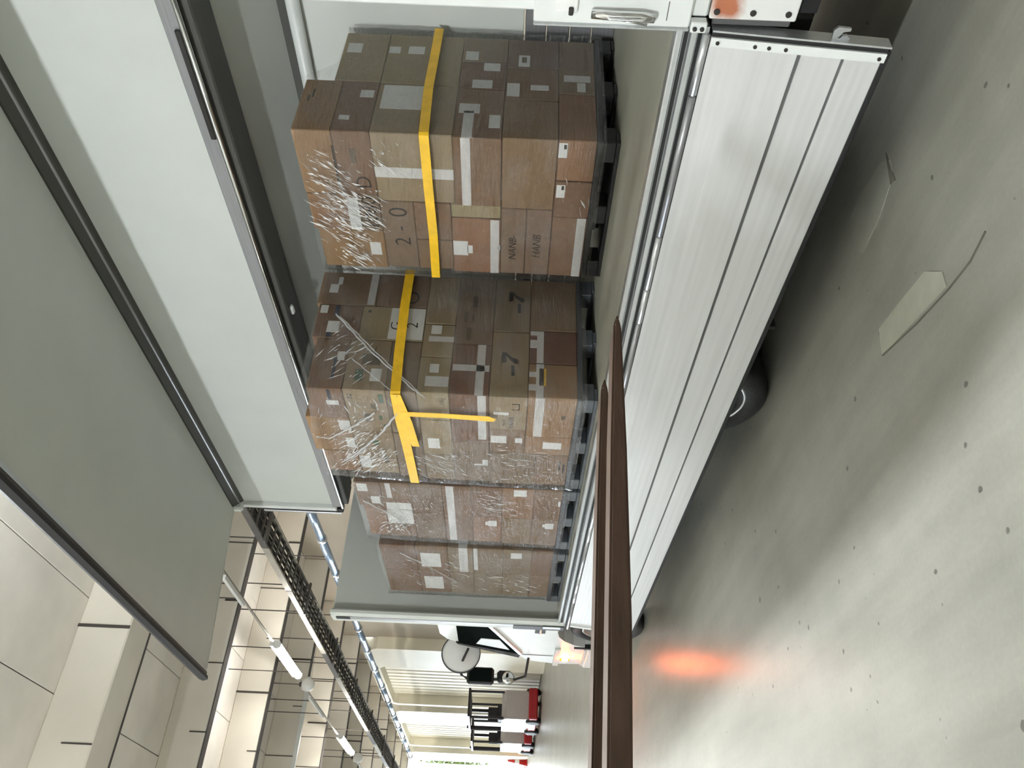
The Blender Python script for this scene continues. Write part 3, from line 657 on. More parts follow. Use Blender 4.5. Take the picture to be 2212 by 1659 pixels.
e1 = s1(-3.27, -2.77, 2.00, 2.47, 'tan', 'big pale tan box crossed by white tape, rear corner of rear pallet', 4.19); tape(e1, 'side', -3.085, -3.01, 2.0, 2.47); lab(e1, 'rear', 3.94, 4.17, 2.20, 2.44); ink(e1, 'rear', 3.95, 4.15, 2.205, 2.225, 'paper_white')
i1 = s1(-3.84, -3.58, 2.03, 2.26, 'brown', 'small brown box, fourth row of rear pallet, cab end', 4.1)
h1 = s1(-3.58, -3.27, 2.03, 2.26, 'brown', 'small brown box, fourth row middle of rear pallet, beside the tan one', 4.1)
g1 = s1(-3.84, -3.27, 2.26, 2.47, 'grey', 'wide box marked 2-0 by hand, fifth row of rear pallet', 4.1)
write(g1, 'side', '2', 0.15, -3.60, 2.345); write(g1, 'side', '-', 0.15, -3.49, 2.36); write(g1, 'side', '0', 0.17, -3.355, 2.355)
f1 = s1(-3.52, -3.23, 2.47, 2.60, 'grey', 'flat box marked 1080 with white paper above it, rear pallet', 4.1); write(f1, 'side', '1080', 0.135, -3.375, 2.53)
c1 = s1(-3.855, -3.52, 2.47, 2.89, 'orange', 'tall brown box at top cab corner of rear pallet, white patch', 4.1); lab(c1, 'side', -3.73, -3.62, 2.50, 2.57)
b1 = s1(-3.52, -3.23, 2.60, 2.91, 'orange', 'brown box with large white paper, top row middle of rear pallet', 4.1, proud=0.006); lab(b1, 'side', -3.51, -3.25, 2.60, 2.67)
d1 = s1(-3.23, -2.77, 2.47, 2.69, 'brown', 'brown box with faded stamp, sixth row of rear pallet, rear corner', 4.2); ink(d1, 'side', -2.99, -2.89, 2.565, 2.60)
lab(d1, 'rear', 4.04, 4.11, 2.49, 2.57); lab(d1, 'rear', 3.82, 3.86, 2.60, 2.66); write(d1, 'side', 'D', 0.13, -3.13, 2.54)
a1 = s1(-3.23, -2.77, 2.69, 2.915, 'orange', 'brown box at top rear corner of rear pallet', 4.2); decal(a1, 'rear', 4.02, 4.10, 2.84, 2.85, 'ink_black', 'print_mark'); decal(a1, 'rear', 3.98, 4.04, 2.86, 2.87, 'ink_black', 'print_mark'); ink(a1, 'side', -3.18, -2.87, 2.692, 2.70, 'ink_black')
def r1(y0, y1, z0, z1, m, label): return carton(-3.2, -2.77, y0, y1, z0, z1, 'kraft_'+m, label, P1)
b = r1(4.15, 4.72, 1.18, 1.40, 'grey', 'box with white tape in shaded bottom row of rear pallet, far side'); tape(b, 'rear', 4.28, 4.345, 1.21, 1.37); lab(b, 'rear', 4.18, 4.27, 1.24, 1.29)
b = r1(4.08, 4.40, 1.40, 1.72, 'brown', 'box with two stickers, shaded second row middle of rear pallet'); lab(b, 'rear', 4.18, 4.23, 1.46, 1.57); lab(b, 'rear', 4.11, 4.24, 1.635, 1.71)
b = r1(4.40, 4.72, 1.40, 1.72, 'grey', 'box with pale print, shaded second row of rear pallet, far corner'); lab(b, 'rear', 4.42, 4.54, 1.58, 1.65); ink(b, 'rear', 4.46, 4.52, 1.60, 1.63)
b = r1(4.17, 4.45, 1.72, 2.0, 'brown', 'box with white sticker, shaded third row middle of rear pallet'); lab(b, 'rear', 4.18, 4.26, 1.80, 1.92); lab(b, 'rear', 4.36, 4.44, 1.76, 1.86)
b = r1(4.45, 4.72, 1.72, 2.0, 'grey', 'box in shaded third row of rear pallet, far corner'); lab(b, 'rear', 4.47, 4.56, 1.90, 1.98)
b = r1(4.19, 4.72, 2.0, 2.47, 'tan', 'big pale box with two stickers, shaded far side of rear pallet'); lab(b, 'rear', 4.51, 4.59, 2.24, 2.34); lab(b, 'rear', 4.51, 4.58, 2.39, 2.46)
b = r1(4.20, 4.72, 2.47, 2.75, 'tan', 'box at top of shaded far side of rear pallet, one sticker'); lab(b, 'rear', 4.50, 4.60, 2.63, 2.72)

# ---- second pallet
P2 = 'cartons wrapped on the second pallet'
Y2, X2 = 2.89, -4.13
pallet(-5.30, -4.125, 2.88, 3.93, 'pallet_grey', 'grey plastic pallet under the second load, near the fork tips')
def s2(x0, x1, z0, z1, m, label, d=3.3, **k): return carton(x0, x1, Y2, d, z0, z1, 'kraft_'+m, label, P2, **k)
def r2(y0, y1, z0, z1, m, label): return carton(-4.44, X2, y0, y1, z0, z1, 'kraft_'+m, label, P2)
b = s2(-4.60, X2, 1.18, 1.50, 'orange', 'bright tan box crossed by white tape, bottom rear corner of second pallet', 3.17); tape(b, 'side', -4.60, X2, 1.39, 1.45); tape(b, 'rear', 2.89, 3.17, 1.40, 1.45); tape(b, 'rear', 2.95, 3.0, 1.45, 1.50); decal(b, 'rear', 2.99, 3.13, 1.385, 1.43, 'tape_yellow', 'tape'); ink(b, 'side', -4.37, -4.33, 1.24, 1.27); tape(b, 'rear', 3.06, 3.10, 1.45, 1.50)
b = s2(-4.84, -4.60, 1.18, 1.50, 'orange', 'tan box with white sticker, bottom row middle of second pallet'); lab(b, 'side', -4.755, -4.67, 1.245, 1.375)
b = s2(-5.28, -4.84, 1.18, 1.42, 'brown', 'brown box with printed mark, bottom row of second pallet, cab end'); ink(b, 'side', -5.10, -4.96, 1.20, 1.215, 'ink_black'); ink(b, 'side', -5.05, -4.93, 1.23, 1.245, 'ink_black')
b = s2(-4.51, X2, 1.50, 1.75, 'tan', 'pale kraft box with black printing, second row corner of second pallet', 3.43, proud=0.010); write(b, 'side', 'PAPER', 0.05, -4.42, 1.60); write(b, 'side', 'No.12', 0.028, -4.42, 1.65); ink(b, 'side', -4.27, -4.20, 1.55, 1.556, 'ink_black'); ink(b, 'side', -4.27, -4.265, 1.55, 1.60, 'ink_black'); ink(b, 'side', -4.205, -4.20, 1.55, 1.60, 'ink_black'); lab(b, 'side', -4.33, -4.30, 1.62, 1.72)
def seven(bx, y, z):
    o, d = bx
    x = d['x1']+0.002
    def pl(pts): return MB().prism([(y+a, z+c) for a, c in pts], x-0.0015, x+0.0006, 0).build('logo', 'ink_black', o)
    pl([(-0.035, 0.055), (0.05, 0.055), (0.05, 0.028), (-0.025, 0.024), (-0.035, 0.035)])
    pl([(0.05, 0.028), (0.012, -0.005), (-0.006, -0.048), (-0.026, -0.056), (-0.042, -0.045), (-0.038, -0.03), (-0.005, 0.0), (0.03, 0.028)])
    pl([(-0.14, -0.012), (-0.055, -0.008), (-0.055, -0.028), (-0.14, -0.032)])
seven(b, 3.20, 1.625)
b = s2(-4.84, -4.51, 1.50, 1.75, 'brown', 'brown box with white strip label, second row middle of second pallet'); lab(b, 'side', -4.70, -4.61, 1.63, 1.74); lab(b, 'side', -4.69, -4.63, 1.52, 1.57)
b = s2(-5.28, -4.84, 1.42, 1.75, 'grey', 'plain grey-brown box, second row of second pallet, cab end')
b = s2(-4.70, X2, 1.75, 2.01, 'brown', 'reddish box with crossing white tapes, third row corner of second pallet', 3.31); tape(b, 'side', -4.66, X2, 1.77, 1.825); tape(b, 'rear', 2.89, 3.31, 1.79, 1.845); tape(b, 'rear', 3.085, 3.135, 1.76, 2.0); b[0].data.materials[0] = MATS['kraft_red']
b = s2(-5.26, -4.70, 1.75, 2.01, 'grey', 'grey-brown box with torn white tape, third row of second pallet, cab end'); tape(b, 'side', -5.02, -4.94, 1.76, 1.80); tape(b, 'side', -5.02, -5.0, 1.79, 1.86)
b = s2(-4.45, X2, 2.01, 2.22, 'tan', 'pale box with faint stamp, fourth row corner of second pallet', 3.19); write(b, 'side', 'HEJ', 0.05, -4.22, 2.06, 'ink_faded'); tape(b, 'rear', 2.95, 3.03, 2.02, 2.17); lab(b, 'rear', 3.06, 3.13, 2.09, 2.15)
b = s2(-4.90, -4.45, 2.01, 2.22, 'tan', 'pale box with square white label, fourth row middle of second pallet'); lab(b, 'side', -4.81, -4.68, 2.10, 2.18)
b = s2(-5.26, -4.90, 2.01, 2.22, 'grey', 'grey-brown box, fourth row of second pallet, cab end')
b = s2(-4.63, X2, 2.22, 2.42, 'grey', 'box under the yellow band, fifth row corner of second pallet', 3.31); ink(b, 'side', -4.40, -4.30, 2.28, 2.30)
b = s2(-5.22, -4.63, 2.22, 2.42, 'grey', 'box under the yellow band, fifth row of second pallet, cab end'); ink(b, 'side', -4.95, -4.88, 2.30, 2.36, 'ink_green')
b = s2(-4.63, X2, 2.42, 2.70, 'tan', 'pale box with green print, sixth row corner of second pallet', 3.31)
ink(b, 'side', -4.27, -4.17, 2.44, 2.47, 'ink_green'); ink(b, 'side', -4.50, -4.40, 2.55, 2.59); ink(b, 'side', -4.34, -4.28, 2.50, 2.53); ink(b, 'side', -4.47, -4.42, 2.47, 2.49, 'ink_green'); ink(b, 'side', -4.56, -4.53, 2.44, 2.47, 'ink_green')
lab(b, 'rear', 2.97, 3.07, 2.46, 2.53); ink(b, 'rear', 2.97, 3.06, 2.58, 2.63, 'ink_green'); ink(b, 'rear', 3.10, 3.19, 2.48, 2.60, 'ink_faded'); ink(b, 'rear', 3.16, 3.25, 2.52, 2.525, 'ink_black'); write(b, 'side', 'NI', 0.05, -4.20, 2.655, 'ink_black')
b = s2(-5.20, -4.63, 2.42, 2.70, 'tan', 'pale box with faint print, sixth row of second pallet, cab end'); ink(b, 'side', -4.80, -4.74, 2.53, 2.57, 'ink_green'); ink(b, 'side', -5.05, -4.95, 2.48, 2.52); lab(b, 'side', -5.12, -4.96, 2.62, 2.70)
b = s2(-4.47, X2, 2.70, 2.93, 'brown', 'brown box with navy stripe, top rear corner of second pallet', 3.31); ink(b, 'side', -4.25, -4.14, 2.78, 2.80, 'ink_navy'); lab(b, 'side', -4.31, -4.26, 2.74, 2.82); ink(b, 'rear', 2.98, 3.15, 2.765, 2.785, 'ink_navy'); lab(b, 'rear', 3.13, 3.2, 2.72, 2.77)
b = s2(-4.90, -4.47, 2.70, 3.0, 'orange', 'brown box with white paper, top row middle of second pallet'); lab(b, 'side', -4.62, -4.50, 2.70, 2.78); lab(b, 'side', -4.85, -4.72, 2.70, 2.76)
b = s2(-5.18, -4.90, 2.70, 2.95, 'orange', 'brown box at top cab corner of second pallet')
b = r2(3.17, 3.45, 1.18, 1.50, 'red', 'brown box with white tape end, bottom row middle of second pallet rear side'); tape(b, 'rear', 3.17, 3.45, 1.405, 1.45); tape(b, 'rear', 3.30, 3.37, 1.45, 1.50); tape(b, 'rear', 3.41, 3.45, 1.45, 1.50)
b = r2(3.45, 3.92, 1.18, 1.50, 'brown', 'plain brown box, bottom row of second pallet, next to the rear pallet')
b = r2(3.43, 3.92, 1.50, 1.75, 'grey', 'box with black 7-shaped logo, second row of second pallet, farther one'); seven(b, 3.745, 1.60)
b = r2(3.31, 3.92, 1.75, 2.01, 'grey', 'wide box with four dark printed bars, third row of second pallet'); [ink(b, 'rear', *q) for q in ((3.34, 3.45, 1.90, 1.93), (3.50, 3.59, 1.93, 1.955), (3.51, 3.57, 1.885, 1.905), (3.64, 3.74, 1.87, 1.905))]
b = r2(3.19, 3.47, 2.01, 2.22, 'tan', 'pale box with white tape, fourth row middle of second pallet rear side'); tape(b, 'rear', 3.32, 3.365, 2.01, 2.18); lab(b, 'rear', 3.385, 3.46, 2.10, 2.17)
b = r2(3.47, 3.92, 2.01, 2.22, 'tan', 'pale box, fourth row of second pallet, next to the rear pallet')
b = r2(3.31, 3.61, 2.22, 2.66, 'tan', 'tan box with large handwritten white paper, rear side of second pallet'); pp = lab(b, 'rear', 3.325, 3.60, 2.225, 2.46); write(b, 'rear', 'G', 0.11, 3.44, 2.41); write(b, 'rear', '2', 0.11, 3.45, 2.30); ink(b, 'rear', 3.55, 3.57, 2.60, 2.62, 'ink_black')
b = r2(3.61, 3.92, 2.22, 2.58, 'brown', 'brown box with drawn circle, rear side of second pallet, upper far edge'); write(b, 'rear', 'O', 0.16, 3.70, 2.33)
b = r2(3.61, 3.92, 2.58, 2.99, 'brown', 'brown box with white tape, top far corner of second pallet rear side'); tape(b, 'rear', 3.62, 3.92, 2.59, 2.64); lab(b, 'rear', 3.72, 3.80, 2.86, 2.92); lab(b, 'rear', 3.80, 3.87, 2.84, 2.87)
b = r2(3.31, 3.61, 2.66, 2.97, 'brown', 'brown box with stickers, top middle of second pallet rear side'); lab(b, 'rear', 3.36, 3.46, 2.80, 2.88); lab(b, 'rear', 3.53, 3.60, 2.90, 2.95); ink(b, 'rear', 3.51, 3.60, 2.82, 2.85, 'ink_navy'); ink(b, 'rear', 3.32, 3.36, 2.84, 2.875, 'ink_navy')

# ---- third pallet
P3 = 'cartons wrapped on the third pallet'
pallet(-6.40, -5.36, 2.88, 3.93, 'pallet_grey', 'grey plastic pallet under the third load')
def s3(x0, x1, z0, z1, m, label, **k): return carton(x0, x1, Y2, 3.5, z0, z1, 'kraft_'+m, label, P3, **k)
b = s3(-5.87, -5.36, 1.18, 1.40, 'brown', 'brown box with small white tag, bottom row of third pallet, rear half'); lab(b, 'side', -5.62, -5.54, 1.19, 1.205)
b = s3(-6.36, -5.87, 1.18, 1.40, 'brown', 'brown box with torn white label, bottom row of third pallet, cab half'); lab(b, 'side', -6.03, -5.93, 1.22, 1.29); lab(b, 'side', -6.0, -5.95, 1.29, 1.31)
b = s3(-5.87, -5.36, 1.40, 1.65, 'orange', 'brown box with white sticker, second row of third pallet, rear half'); lab(b, 'side', -5.48, -5.38, 1.46, 1.56)
b = s3(-6.36, -5.87, 1.40, 1.65, 'brown', 'plain brown box, second row of third pallet, cab half')
b = s3(-5.87, -5.36, 1.65, 1.89, 'brown', 'plain brown box, third row of third pallet, rear half')
b = s3(-6.34, -5.87, 1.65, 1.89, 'orange', 'brown box with torn white label, third row of third pallet, cab half'); lab(b, 'side', -6.03, -5.93, 1.69, 1.76); lab(b, 'side', -6.01, -5.95, 1.76, 1.785)
b = s3(-6.33, -5.36, 1.89, 2.12, 'brown', 'long brown box crossed by a white tape stripe, middle of third pallet'); tape(b, 'side', -6.33, -5.36, 2.03, 2.09)
b = s3(-5.85, -5.36, 2.12, 2.37, 'grey', 'film-covered box above the white tape stripe, rear half of third pallet')
b = s3(-6.32, -5.85, 2.12, 2.37, 'grey', 'film-covered box above the white tape stripe, cab half of third pallet')
b = s3(-5.80, -5.36, 2.37, 2.60, 'brown', 'box in sixth row of third pallet, rear half'); lab(b, 'side', -5.80, -5.68, 2.38, 2.58); tape(b, 'side', -5.6, -5.36, 2.52, 2.56)
b = s3(-6.30, -5.80, 2.37, 2.60, 'brown', 'box with white sheet, sixth row of third pallet, cab half'); lab(b, 'side', -6.05, -5.80, 2.38, 2.59)
b = s3(-5.75, -5.36, 2.60, 2.80, 'brown', 'box with white labels, top row of third pallet, rear half'); lab(b, 'side', -5.5, -5.38, 2.70, 2.78); lab(b, 'side', -5.70, -5.58, 2.62, 2.69)
b = s3(-6.28, -5.75, 2.60, 2.77, 'orange', 'box in top row of third pallet, cab half')

# ---- front pallet
P4 = 'cartons wrapped on the front pallet'
pallet(-7.66, -6.52, 2.88, 3.93, 'pallet_grey', 'grey plastic pallet under the load nearest the cab')
def s4(x0, x1, z0, z1, m, label, **k): return carton(x0, x1, Y2+0.01, 3.6, z0, z1, 'kraft_'+m, label, P4, **k)
for z0, z1, a in ((1.18, 1.37, 'bottom'), (1.37, 1.63, 'second'), (1.63, 1.90, 'third'), (1.90, 2.13, 'fourth'), (2.13, 2.42, 'fifth'), (2.42, 2.74, 'top')):
    for x0, x1, e in ((-7.06, -6.52, 'rear half'), (-7.60, -7.06, 'cab half')):
        b = s4(x0, x1, z0, z1, ('brown', 'grey', 'brown')[int(z0*10) % 3], 'film-covered brown box, %s row of the load nearest the cab, %s' % (a, e))
        if a == 'third' and e == 'rear half': tape(b, 'side', -7.0, -6.52, 1.86, 1.90)
        if a == 'fourth' and e == 'rear half': tape(b, 'side', -7.06, -6.52, 1.95, 2.03); tape(b, 'rear', 2.9, 3.6, 1.95, 2.03)
        if a == 'second' and e == 'rear half': lab(b, 'side', -6.70, -6.58, 1.46, 1.56)
        if a == 'fifth': lab(b, 'side', x0+0.1, x0+0.40, 2.2, 2.38)
dupes = [l for l in set(ALL) if ALL.count(l) > 1]
if dupes: print('DUPLICATE LABELS', dupes)

# ---- stretch film around each load, with a few twisted strands
def film(x0, x1, y0, y1, z0, ztop, m, label, seed, taper=0.0, amp=0.004):
    """closed tube of film; ztop(x, y) gives the upper edge"""
    loop = []
    def seg(a, b):
        n = max(4, int((Vector(a)-Vector(b)).length/0.028))
        return [(a[0]+(b[0]-a[0])*i/n, a[1]+(b[1]-a[1])*i/n) for i in range(n)]
    C = [(x0, y1), (x0, y0), (x1, y0), (x1, y1)]
    for i in range(4): loop += seg(C[i], C[(i+1) % 4])
    n = len(loop); rows = 56; P = []
    for r in range(rows+1):
        for (x, y) in loop:
            z = z0+(ztop(x, y)-z0)*r/rows
            nx = -1 if abs(x-x0) < 1e-6 else (1 if abs(x-x1) < 1e-6 else 0); ny = -1 if abs(y-y0) < 1e-6 else (1 if abs(y-y1) < 1e-6 else 0)
            d = amp*(0.6+noise.noise(Vector((x*7+seed, y*7, z*7)))+0.6*noise.noise(Vector((x*19, y*19+seed, z*24))))
            xx = x1+(x-x1)*(1-taper*(r/rows)**2)
            P.append((xx+nx*d, y+ny*d, z))
    Fc = [(r*n+i, r*n+(i+1) % n, (r+1)*n+(i+1) % n, (r+1)*n+i) for r in range(rows) for i in range(n)]
    o = MB().poly(P, Fc).build('stretch_film', m, None, ((x0+x1)/2, (y0+y1)/2, z0), smooth=True)
    tag(o, label, 'film', 'clear films around the loads'); return o
def strand(o, pts, r=0.006):
    path = []
    for a, b in zip(pts[:-1], pts[1:]):
        n = 14
        for i in range(n):
            t = i/n; p = Vector(a).lerp(Vector(b), t); path.append(p+Vector((0, 0, 0.004*math.sin(t*21))))
    path.append(Vector(pts[-1]))
    MB().tube(path, r, 6, r*0.6).build('film_strand', 'film_strand', o, smooth=True)
F1 = film(-3.873, -2.752, 3.685, 4.745, 1.13, lambda x, y: 2.905 if y < 4.2 else 2.905-0.16*min(1, (y-4.2)/0.15), 'film_light', 'clear glossy stretch film wrapped around the rear load', 3, 0.012)
F2 = film(-5.295, -4.112, 2.867, 3.94, 1.12, lambda x, y: 2.96+0.02*math.sin(x*9), 'film_heavy', 'clear wrinkled stretch film around the second load, with twisted strands', 11, 0.075)
F3 = film(-6.373, -5.346, 2.872, 3.94, 1.13, lambda x, y: 2.80, 'film_heavy', 'clear wrinkled stretch film around the third load', 23, 0.07)
F4 = film(-7.613, -6.506, 2.88, 3.94, 1.13, lambda x, y: 2.76, 'film_heavy', 'clear wrinkled stretch film around the load nearest the cab', 31)
e2 = X2+0.03
strand(F2, [(e2, 3.50, 2.83), (e2, 3.20, 2.56), (e2, 2.90, 2.24), (e2-0.01, 2.84, 2.15)], 0.007)
strand(F2, [(e2, 3.48, 2.80), (e2, 3.20, 2.53), (e2, 2.88, 2.20)], 0.006)
strand(F2, [(e2, 3.12, 2.66), (e2, 2.90, 2.40), (e2-0.01, 2.84, 2.33)], 0.004)
yq = 2.855
strand(F2, [(-4.33, yq, 2.50), (-4.52, yq, 2.68), (-4.68, yq, 2.86), (-4.66, yq, 2.95)], 0.007)
strand(F2, [(-4.30, yq, 2.34), (-4.60, yq, 2.50), (-4.90, yq, 2.72), (-5.0, yq, 2.82)], 0.008)
strand(F2, [(-4.60, yq, 2.52), (-4.85, yq, 2.66), (-5.05, yq, 2.83)], 0.005)
strand(F2, [(-4.80, yq, 2.50), (-5.0, yq, 2.66), (-5.2, yq, 2.75)], 0.005)
strand(F4, [(-6.60, 2.868, 2.55), (-6.90, 2.868, 2.30), (-7.25, 2.868, 2.05)], 0.005)
strand(F3, [(-5.6, 2.862, 2.75), (-5.9, 2.862, 2.50), (-6.2, 2.862, 2.42)], 0.006)

# raised film folds coloured white to stand in for glints: too many and too fine to count
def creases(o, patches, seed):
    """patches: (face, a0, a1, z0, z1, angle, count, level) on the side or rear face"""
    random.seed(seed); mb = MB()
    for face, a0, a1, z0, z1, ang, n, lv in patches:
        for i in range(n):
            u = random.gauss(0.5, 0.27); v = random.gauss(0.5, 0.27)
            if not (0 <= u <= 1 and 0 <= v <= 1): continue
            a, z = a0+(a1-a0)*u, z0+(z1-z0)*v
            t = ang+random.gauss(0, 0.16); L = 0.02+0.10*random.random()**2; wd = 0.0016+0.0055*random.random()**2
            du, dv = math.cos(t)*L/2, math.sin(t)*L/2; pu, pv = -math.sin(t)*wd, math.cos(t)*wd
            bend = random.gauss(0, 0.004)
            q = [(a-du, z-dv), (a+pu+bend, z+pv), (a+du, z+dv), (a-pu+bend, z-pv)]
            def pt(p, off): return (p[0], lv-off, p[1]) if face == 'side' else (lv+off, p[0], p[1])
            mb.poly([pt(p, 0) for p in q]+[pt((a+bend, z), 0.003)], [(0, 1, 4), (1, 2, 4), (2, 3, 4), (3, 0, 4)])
    tag(mb.build('film_crease_glint', 'film_crease_glint', o), kind='stuff')
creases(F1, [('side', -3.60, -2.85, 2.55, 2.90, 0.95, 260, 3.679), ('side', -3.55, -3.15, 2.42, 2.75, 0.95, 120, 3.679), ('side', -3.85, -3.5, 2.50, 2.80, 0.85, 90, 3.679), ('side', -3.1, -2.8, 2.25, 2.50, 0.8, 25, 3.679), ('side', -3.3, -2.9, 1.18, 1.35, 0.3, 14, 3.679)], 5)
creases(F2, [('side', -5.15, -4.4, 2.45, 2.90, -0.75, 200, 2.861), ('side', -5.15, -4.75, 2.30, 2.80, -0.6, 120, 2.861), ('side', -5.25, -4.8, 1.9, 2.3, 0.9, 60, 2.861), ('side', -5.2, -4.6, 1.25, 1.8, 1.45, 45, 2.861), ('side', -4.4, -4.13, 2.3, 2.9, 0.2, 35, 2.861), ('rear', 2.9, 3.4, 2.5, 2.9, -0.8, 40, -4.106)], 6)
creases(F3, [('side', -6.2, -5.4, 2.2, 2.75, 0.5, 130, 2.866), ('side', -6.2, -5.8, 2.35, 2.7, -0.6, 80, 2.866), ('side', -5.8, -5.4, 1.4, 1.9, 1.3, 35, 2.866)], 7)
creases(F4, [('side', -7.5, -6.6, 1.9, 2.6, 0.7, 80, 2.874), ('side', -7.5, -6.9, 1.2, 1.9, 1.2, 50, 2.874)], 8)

# ---- yellow bands
def band(name_pts, label, wd=0.028):
    """flat strap following points; each point: (pos, normal)"""
    P = []; Fc = []
    for (p, n) in name_pts:
        p, n = Vector(p), Vector(n)
        for dz in (-wd, wd):
            for t in (0.0, 0.0025): P.append(p+Vector((0, 0, dz))+n*t)
    k = len(name_pts)
    for i in range(k-1):
        a, b = i*4, i*4+4
        Fc += [(a, a+2, b+2, b), (a+1, b+1, b+3, a+3), (a, b, b+1, a+1), (a+2, a+3, b+3, b+2)]
    Fc += [(0, 1, 3, 2), (4*k-4, 4*k-2, 4*k-1, 4*k-3)]
    o = MB().poly(P, Fc).build('yellow_band', 'tape_yellow', None)
    return tag(o, label, 'strap', 'yellow bands around the loads')
sd, rd, cn = (0, -1, 0), (1, 0, 0), (0.7, -0.7, 0)
band([((-3.884, 4.4, 2.15), (-1, 0, 0)), ((-3.884, 3.676, 2.15), (-0.7, -0.7, 0)), ((-3.5, 3.672, 2.145), sd), ((-3.1, 3.672, 2.152), sd), ((-2.75, 3.674, 2.155), cn), ((-2.740, 3.69, 2.155), rd), ((-2.738, 4.1, 2.17), rd), ((-2.738, 4.55, 2.165), rd), ((-2.74, 4.75, 2.165), rd)], 'yellow band around the rear load beside the rear post')
b2 = band([((-5.262, 3.6, 2.32), (-1, 0, 0)), ((-5.262, 2.856, 2.31), (-0.7, -0.7, 0)), ((-5.0, 2.851, 2.315), sd), ((-4.7, 2.851, 2.325), sd), ((-4.4, 2.851, 2.34), sd), ((-4.11, 2.854, 2.345), cn), ((-4.098, 2.87, 2.345), rd), ((-4.096, 3.2, 2.36), rd), ((-4.096, 3.6, 2.37), rd), ((-4.10, 3.94, 2.37), rd)], 'yellow band around the second load with a loose tail', 0.032)
MB().prism([(-4.25, 2.36), (-4.10, 2.36), (-4.10, 2.31), (-4.42, 2.26), (-4.72, 2.235), (-4.72, 2.285), (-4.5, 2.33)], 2.846, 2.8495, 1).build('loose_tail', 'tape_yellow', b2)
MB().prism([(-4.34, 2.32), (-4.29, 2.32), (-4.29, 2.05), (-4.30, 1.75), (-4.33, 1.70), (-4.36, 1.72), (-4.34, 2.05)], 2.844, 2.8465, 1).build('hanging_strip', 'tape_yellow', b2)

# ================================================================== FORKLIFT IN FRONT (only its forks reach into view)
fk = thing('forklift', (-1.9, -1.0, 0), 'forklift reaching in from the edge with two brown steel forks', 'forklift')
def fork(x):
    pts = [(1.50, 1.298), (1.46, 1.311), (1.10, 1.331), (0.20, 1.372), (-0.52, 1.405), (-0.56, 1.407), (-0.56, 1.85), (-0.60, 1.85), (-0.60, 1.358), (-0.56, 1.355), (0.16, 1.322), (0.6, 1.302), (1.05, 1.292), (1.45, 1.289)]
    o = MB().prism([(y, z) for y, z in pts], x-0.05, x+0.05, 0).build('fork', 'fork_steel', fk)
    import bmesh
    bm = bmesh.new(); bm.from_mesh(o.data); bmesh.ops.bevel(bm, geom=[e for e in bm.edges], offset=0.006, segments=2, affect='EDGES', clamp_overlap=True); bm.to_mesh(o.data); bm.free()
fork(-1.75); fork(-2.06)
B('carriage', 'dark_metal', fk, (-2.45, -1.40, 0.06, 0.12, 1.70, 1.80), (-2.45, -1.40, 0.06, 0.12, 1.32, 1.42), (-1.80, -1.72, 0.06, 0.12, 1.42, 1.70), (-2.10, -2.02, 0.06, 0.12, 1.42, 1.70))
for x in (-2.30, -1.62): B('mast_rail', 'dark_metal', fk, (x, x+0.10, -0.10, 0.05, 0.08, 2.75))
B('mast_crossbar', 'dark_metal', fk, (-2.30, -1.52, -0.10, -0.04, 2.62, 2.75), (-2.30, -1.52, -0.10, -0.04, 0.2, 0.32))
B('load_backrest', 'dark_metal', fk, (-2.48, -1.36, 0.06, 0.10, 2.44, 2.50), *[(x-0.02, x+0.02, 0.065, 0.095, 1.80, 2.44) for x in (-2.46, -2.25, -2.05, -1.82, -1.60, -1.38)])  # unseen backrest, added to widen the forklift's shadow
MB().prism([(-0.15, 0.25), (-0.15, 0.62), (-0.55, 0.68), (-0.75, 0.50), (-1.0, 0.50), (-1.05, 0.95), (-1.9, 1.02), (-2.15, 0.85), (-2.2, 0.35), (-2.0, 0.25)], -2.45, -1.42, 0).build('body', 'forklift_paint', fk)
B('seat', 'forklift_black', fk, (-2.15, -1.72, -1.35, -0.9, 0.95, 1.08), (-2.15, -1.72, -1.45, -1.35, 0.98, 1.5), c=0.03)
for x in (-2.42, -1.48):
    MB().tube([(x, -0.30, 0.6), (x, -0.55, 2.45), (x, -1.75, 2.45), (x, -1.85, 0.95)], 0.03, 8).build('guard_post', 'dark_metal', fk, smooth=True)
for x in (-2.44, -1.46): MB().prism([(-0.42, 0.62), (-0.56, 2.43), (-1.74, 2.43), (-1.85, 0.95)], x, x+0.02, 0).build('shade_panel', 'forklift_paint', fk)  # unseen cabin walls, added to block lamp light
B('shade_panel', 'forklift_paint', fk, (-2.42, -1.46, -1.86, -1.82, 0.95, 2.43))  # back wall of the added light-blocking cabin
B('windscreen', 'glass_dark', fk, (-2.42, -1.46, -0.57, -0.54, 0.66, 2.42))  # opaque unseen sheet, added to shade the gate and floor
B('shade_roof', 'forklift_paint', fk, (-2.46, -1.44, -1.80, -0.52, 2.50, 2.53))  # solid top of the added light-blocking cabin
B('guard_bars', 'dark_metal', fk, *[(-2.42, -1.48, y-0.02, y+0.02, 2.46, 2.49) for y in (-0.6, -0.9, -1.2, -1.5, -1.75)])
for x, y, r in ((-2.52, -0.25, 0.27), (-1.52, -0.25, 0.27), (-2.44, -1.75, 0.22), (-1.58, -1.75, 0.22)):
    wt = MB().lathe([(r*0.5, 0), (r*0.95, 0.0), (r, 0.03), (r, 0.13), (r*0.95, 0.16), (r*0.5, 0.16)], (x, y, r), 0, 28).build('wheel', 'tyre_rubber', fk, smooth=True)

for o in fk.children:
    if not o.name.startswith('fork'): o.location.y -= 0.72      # the truck stands behind its long forks

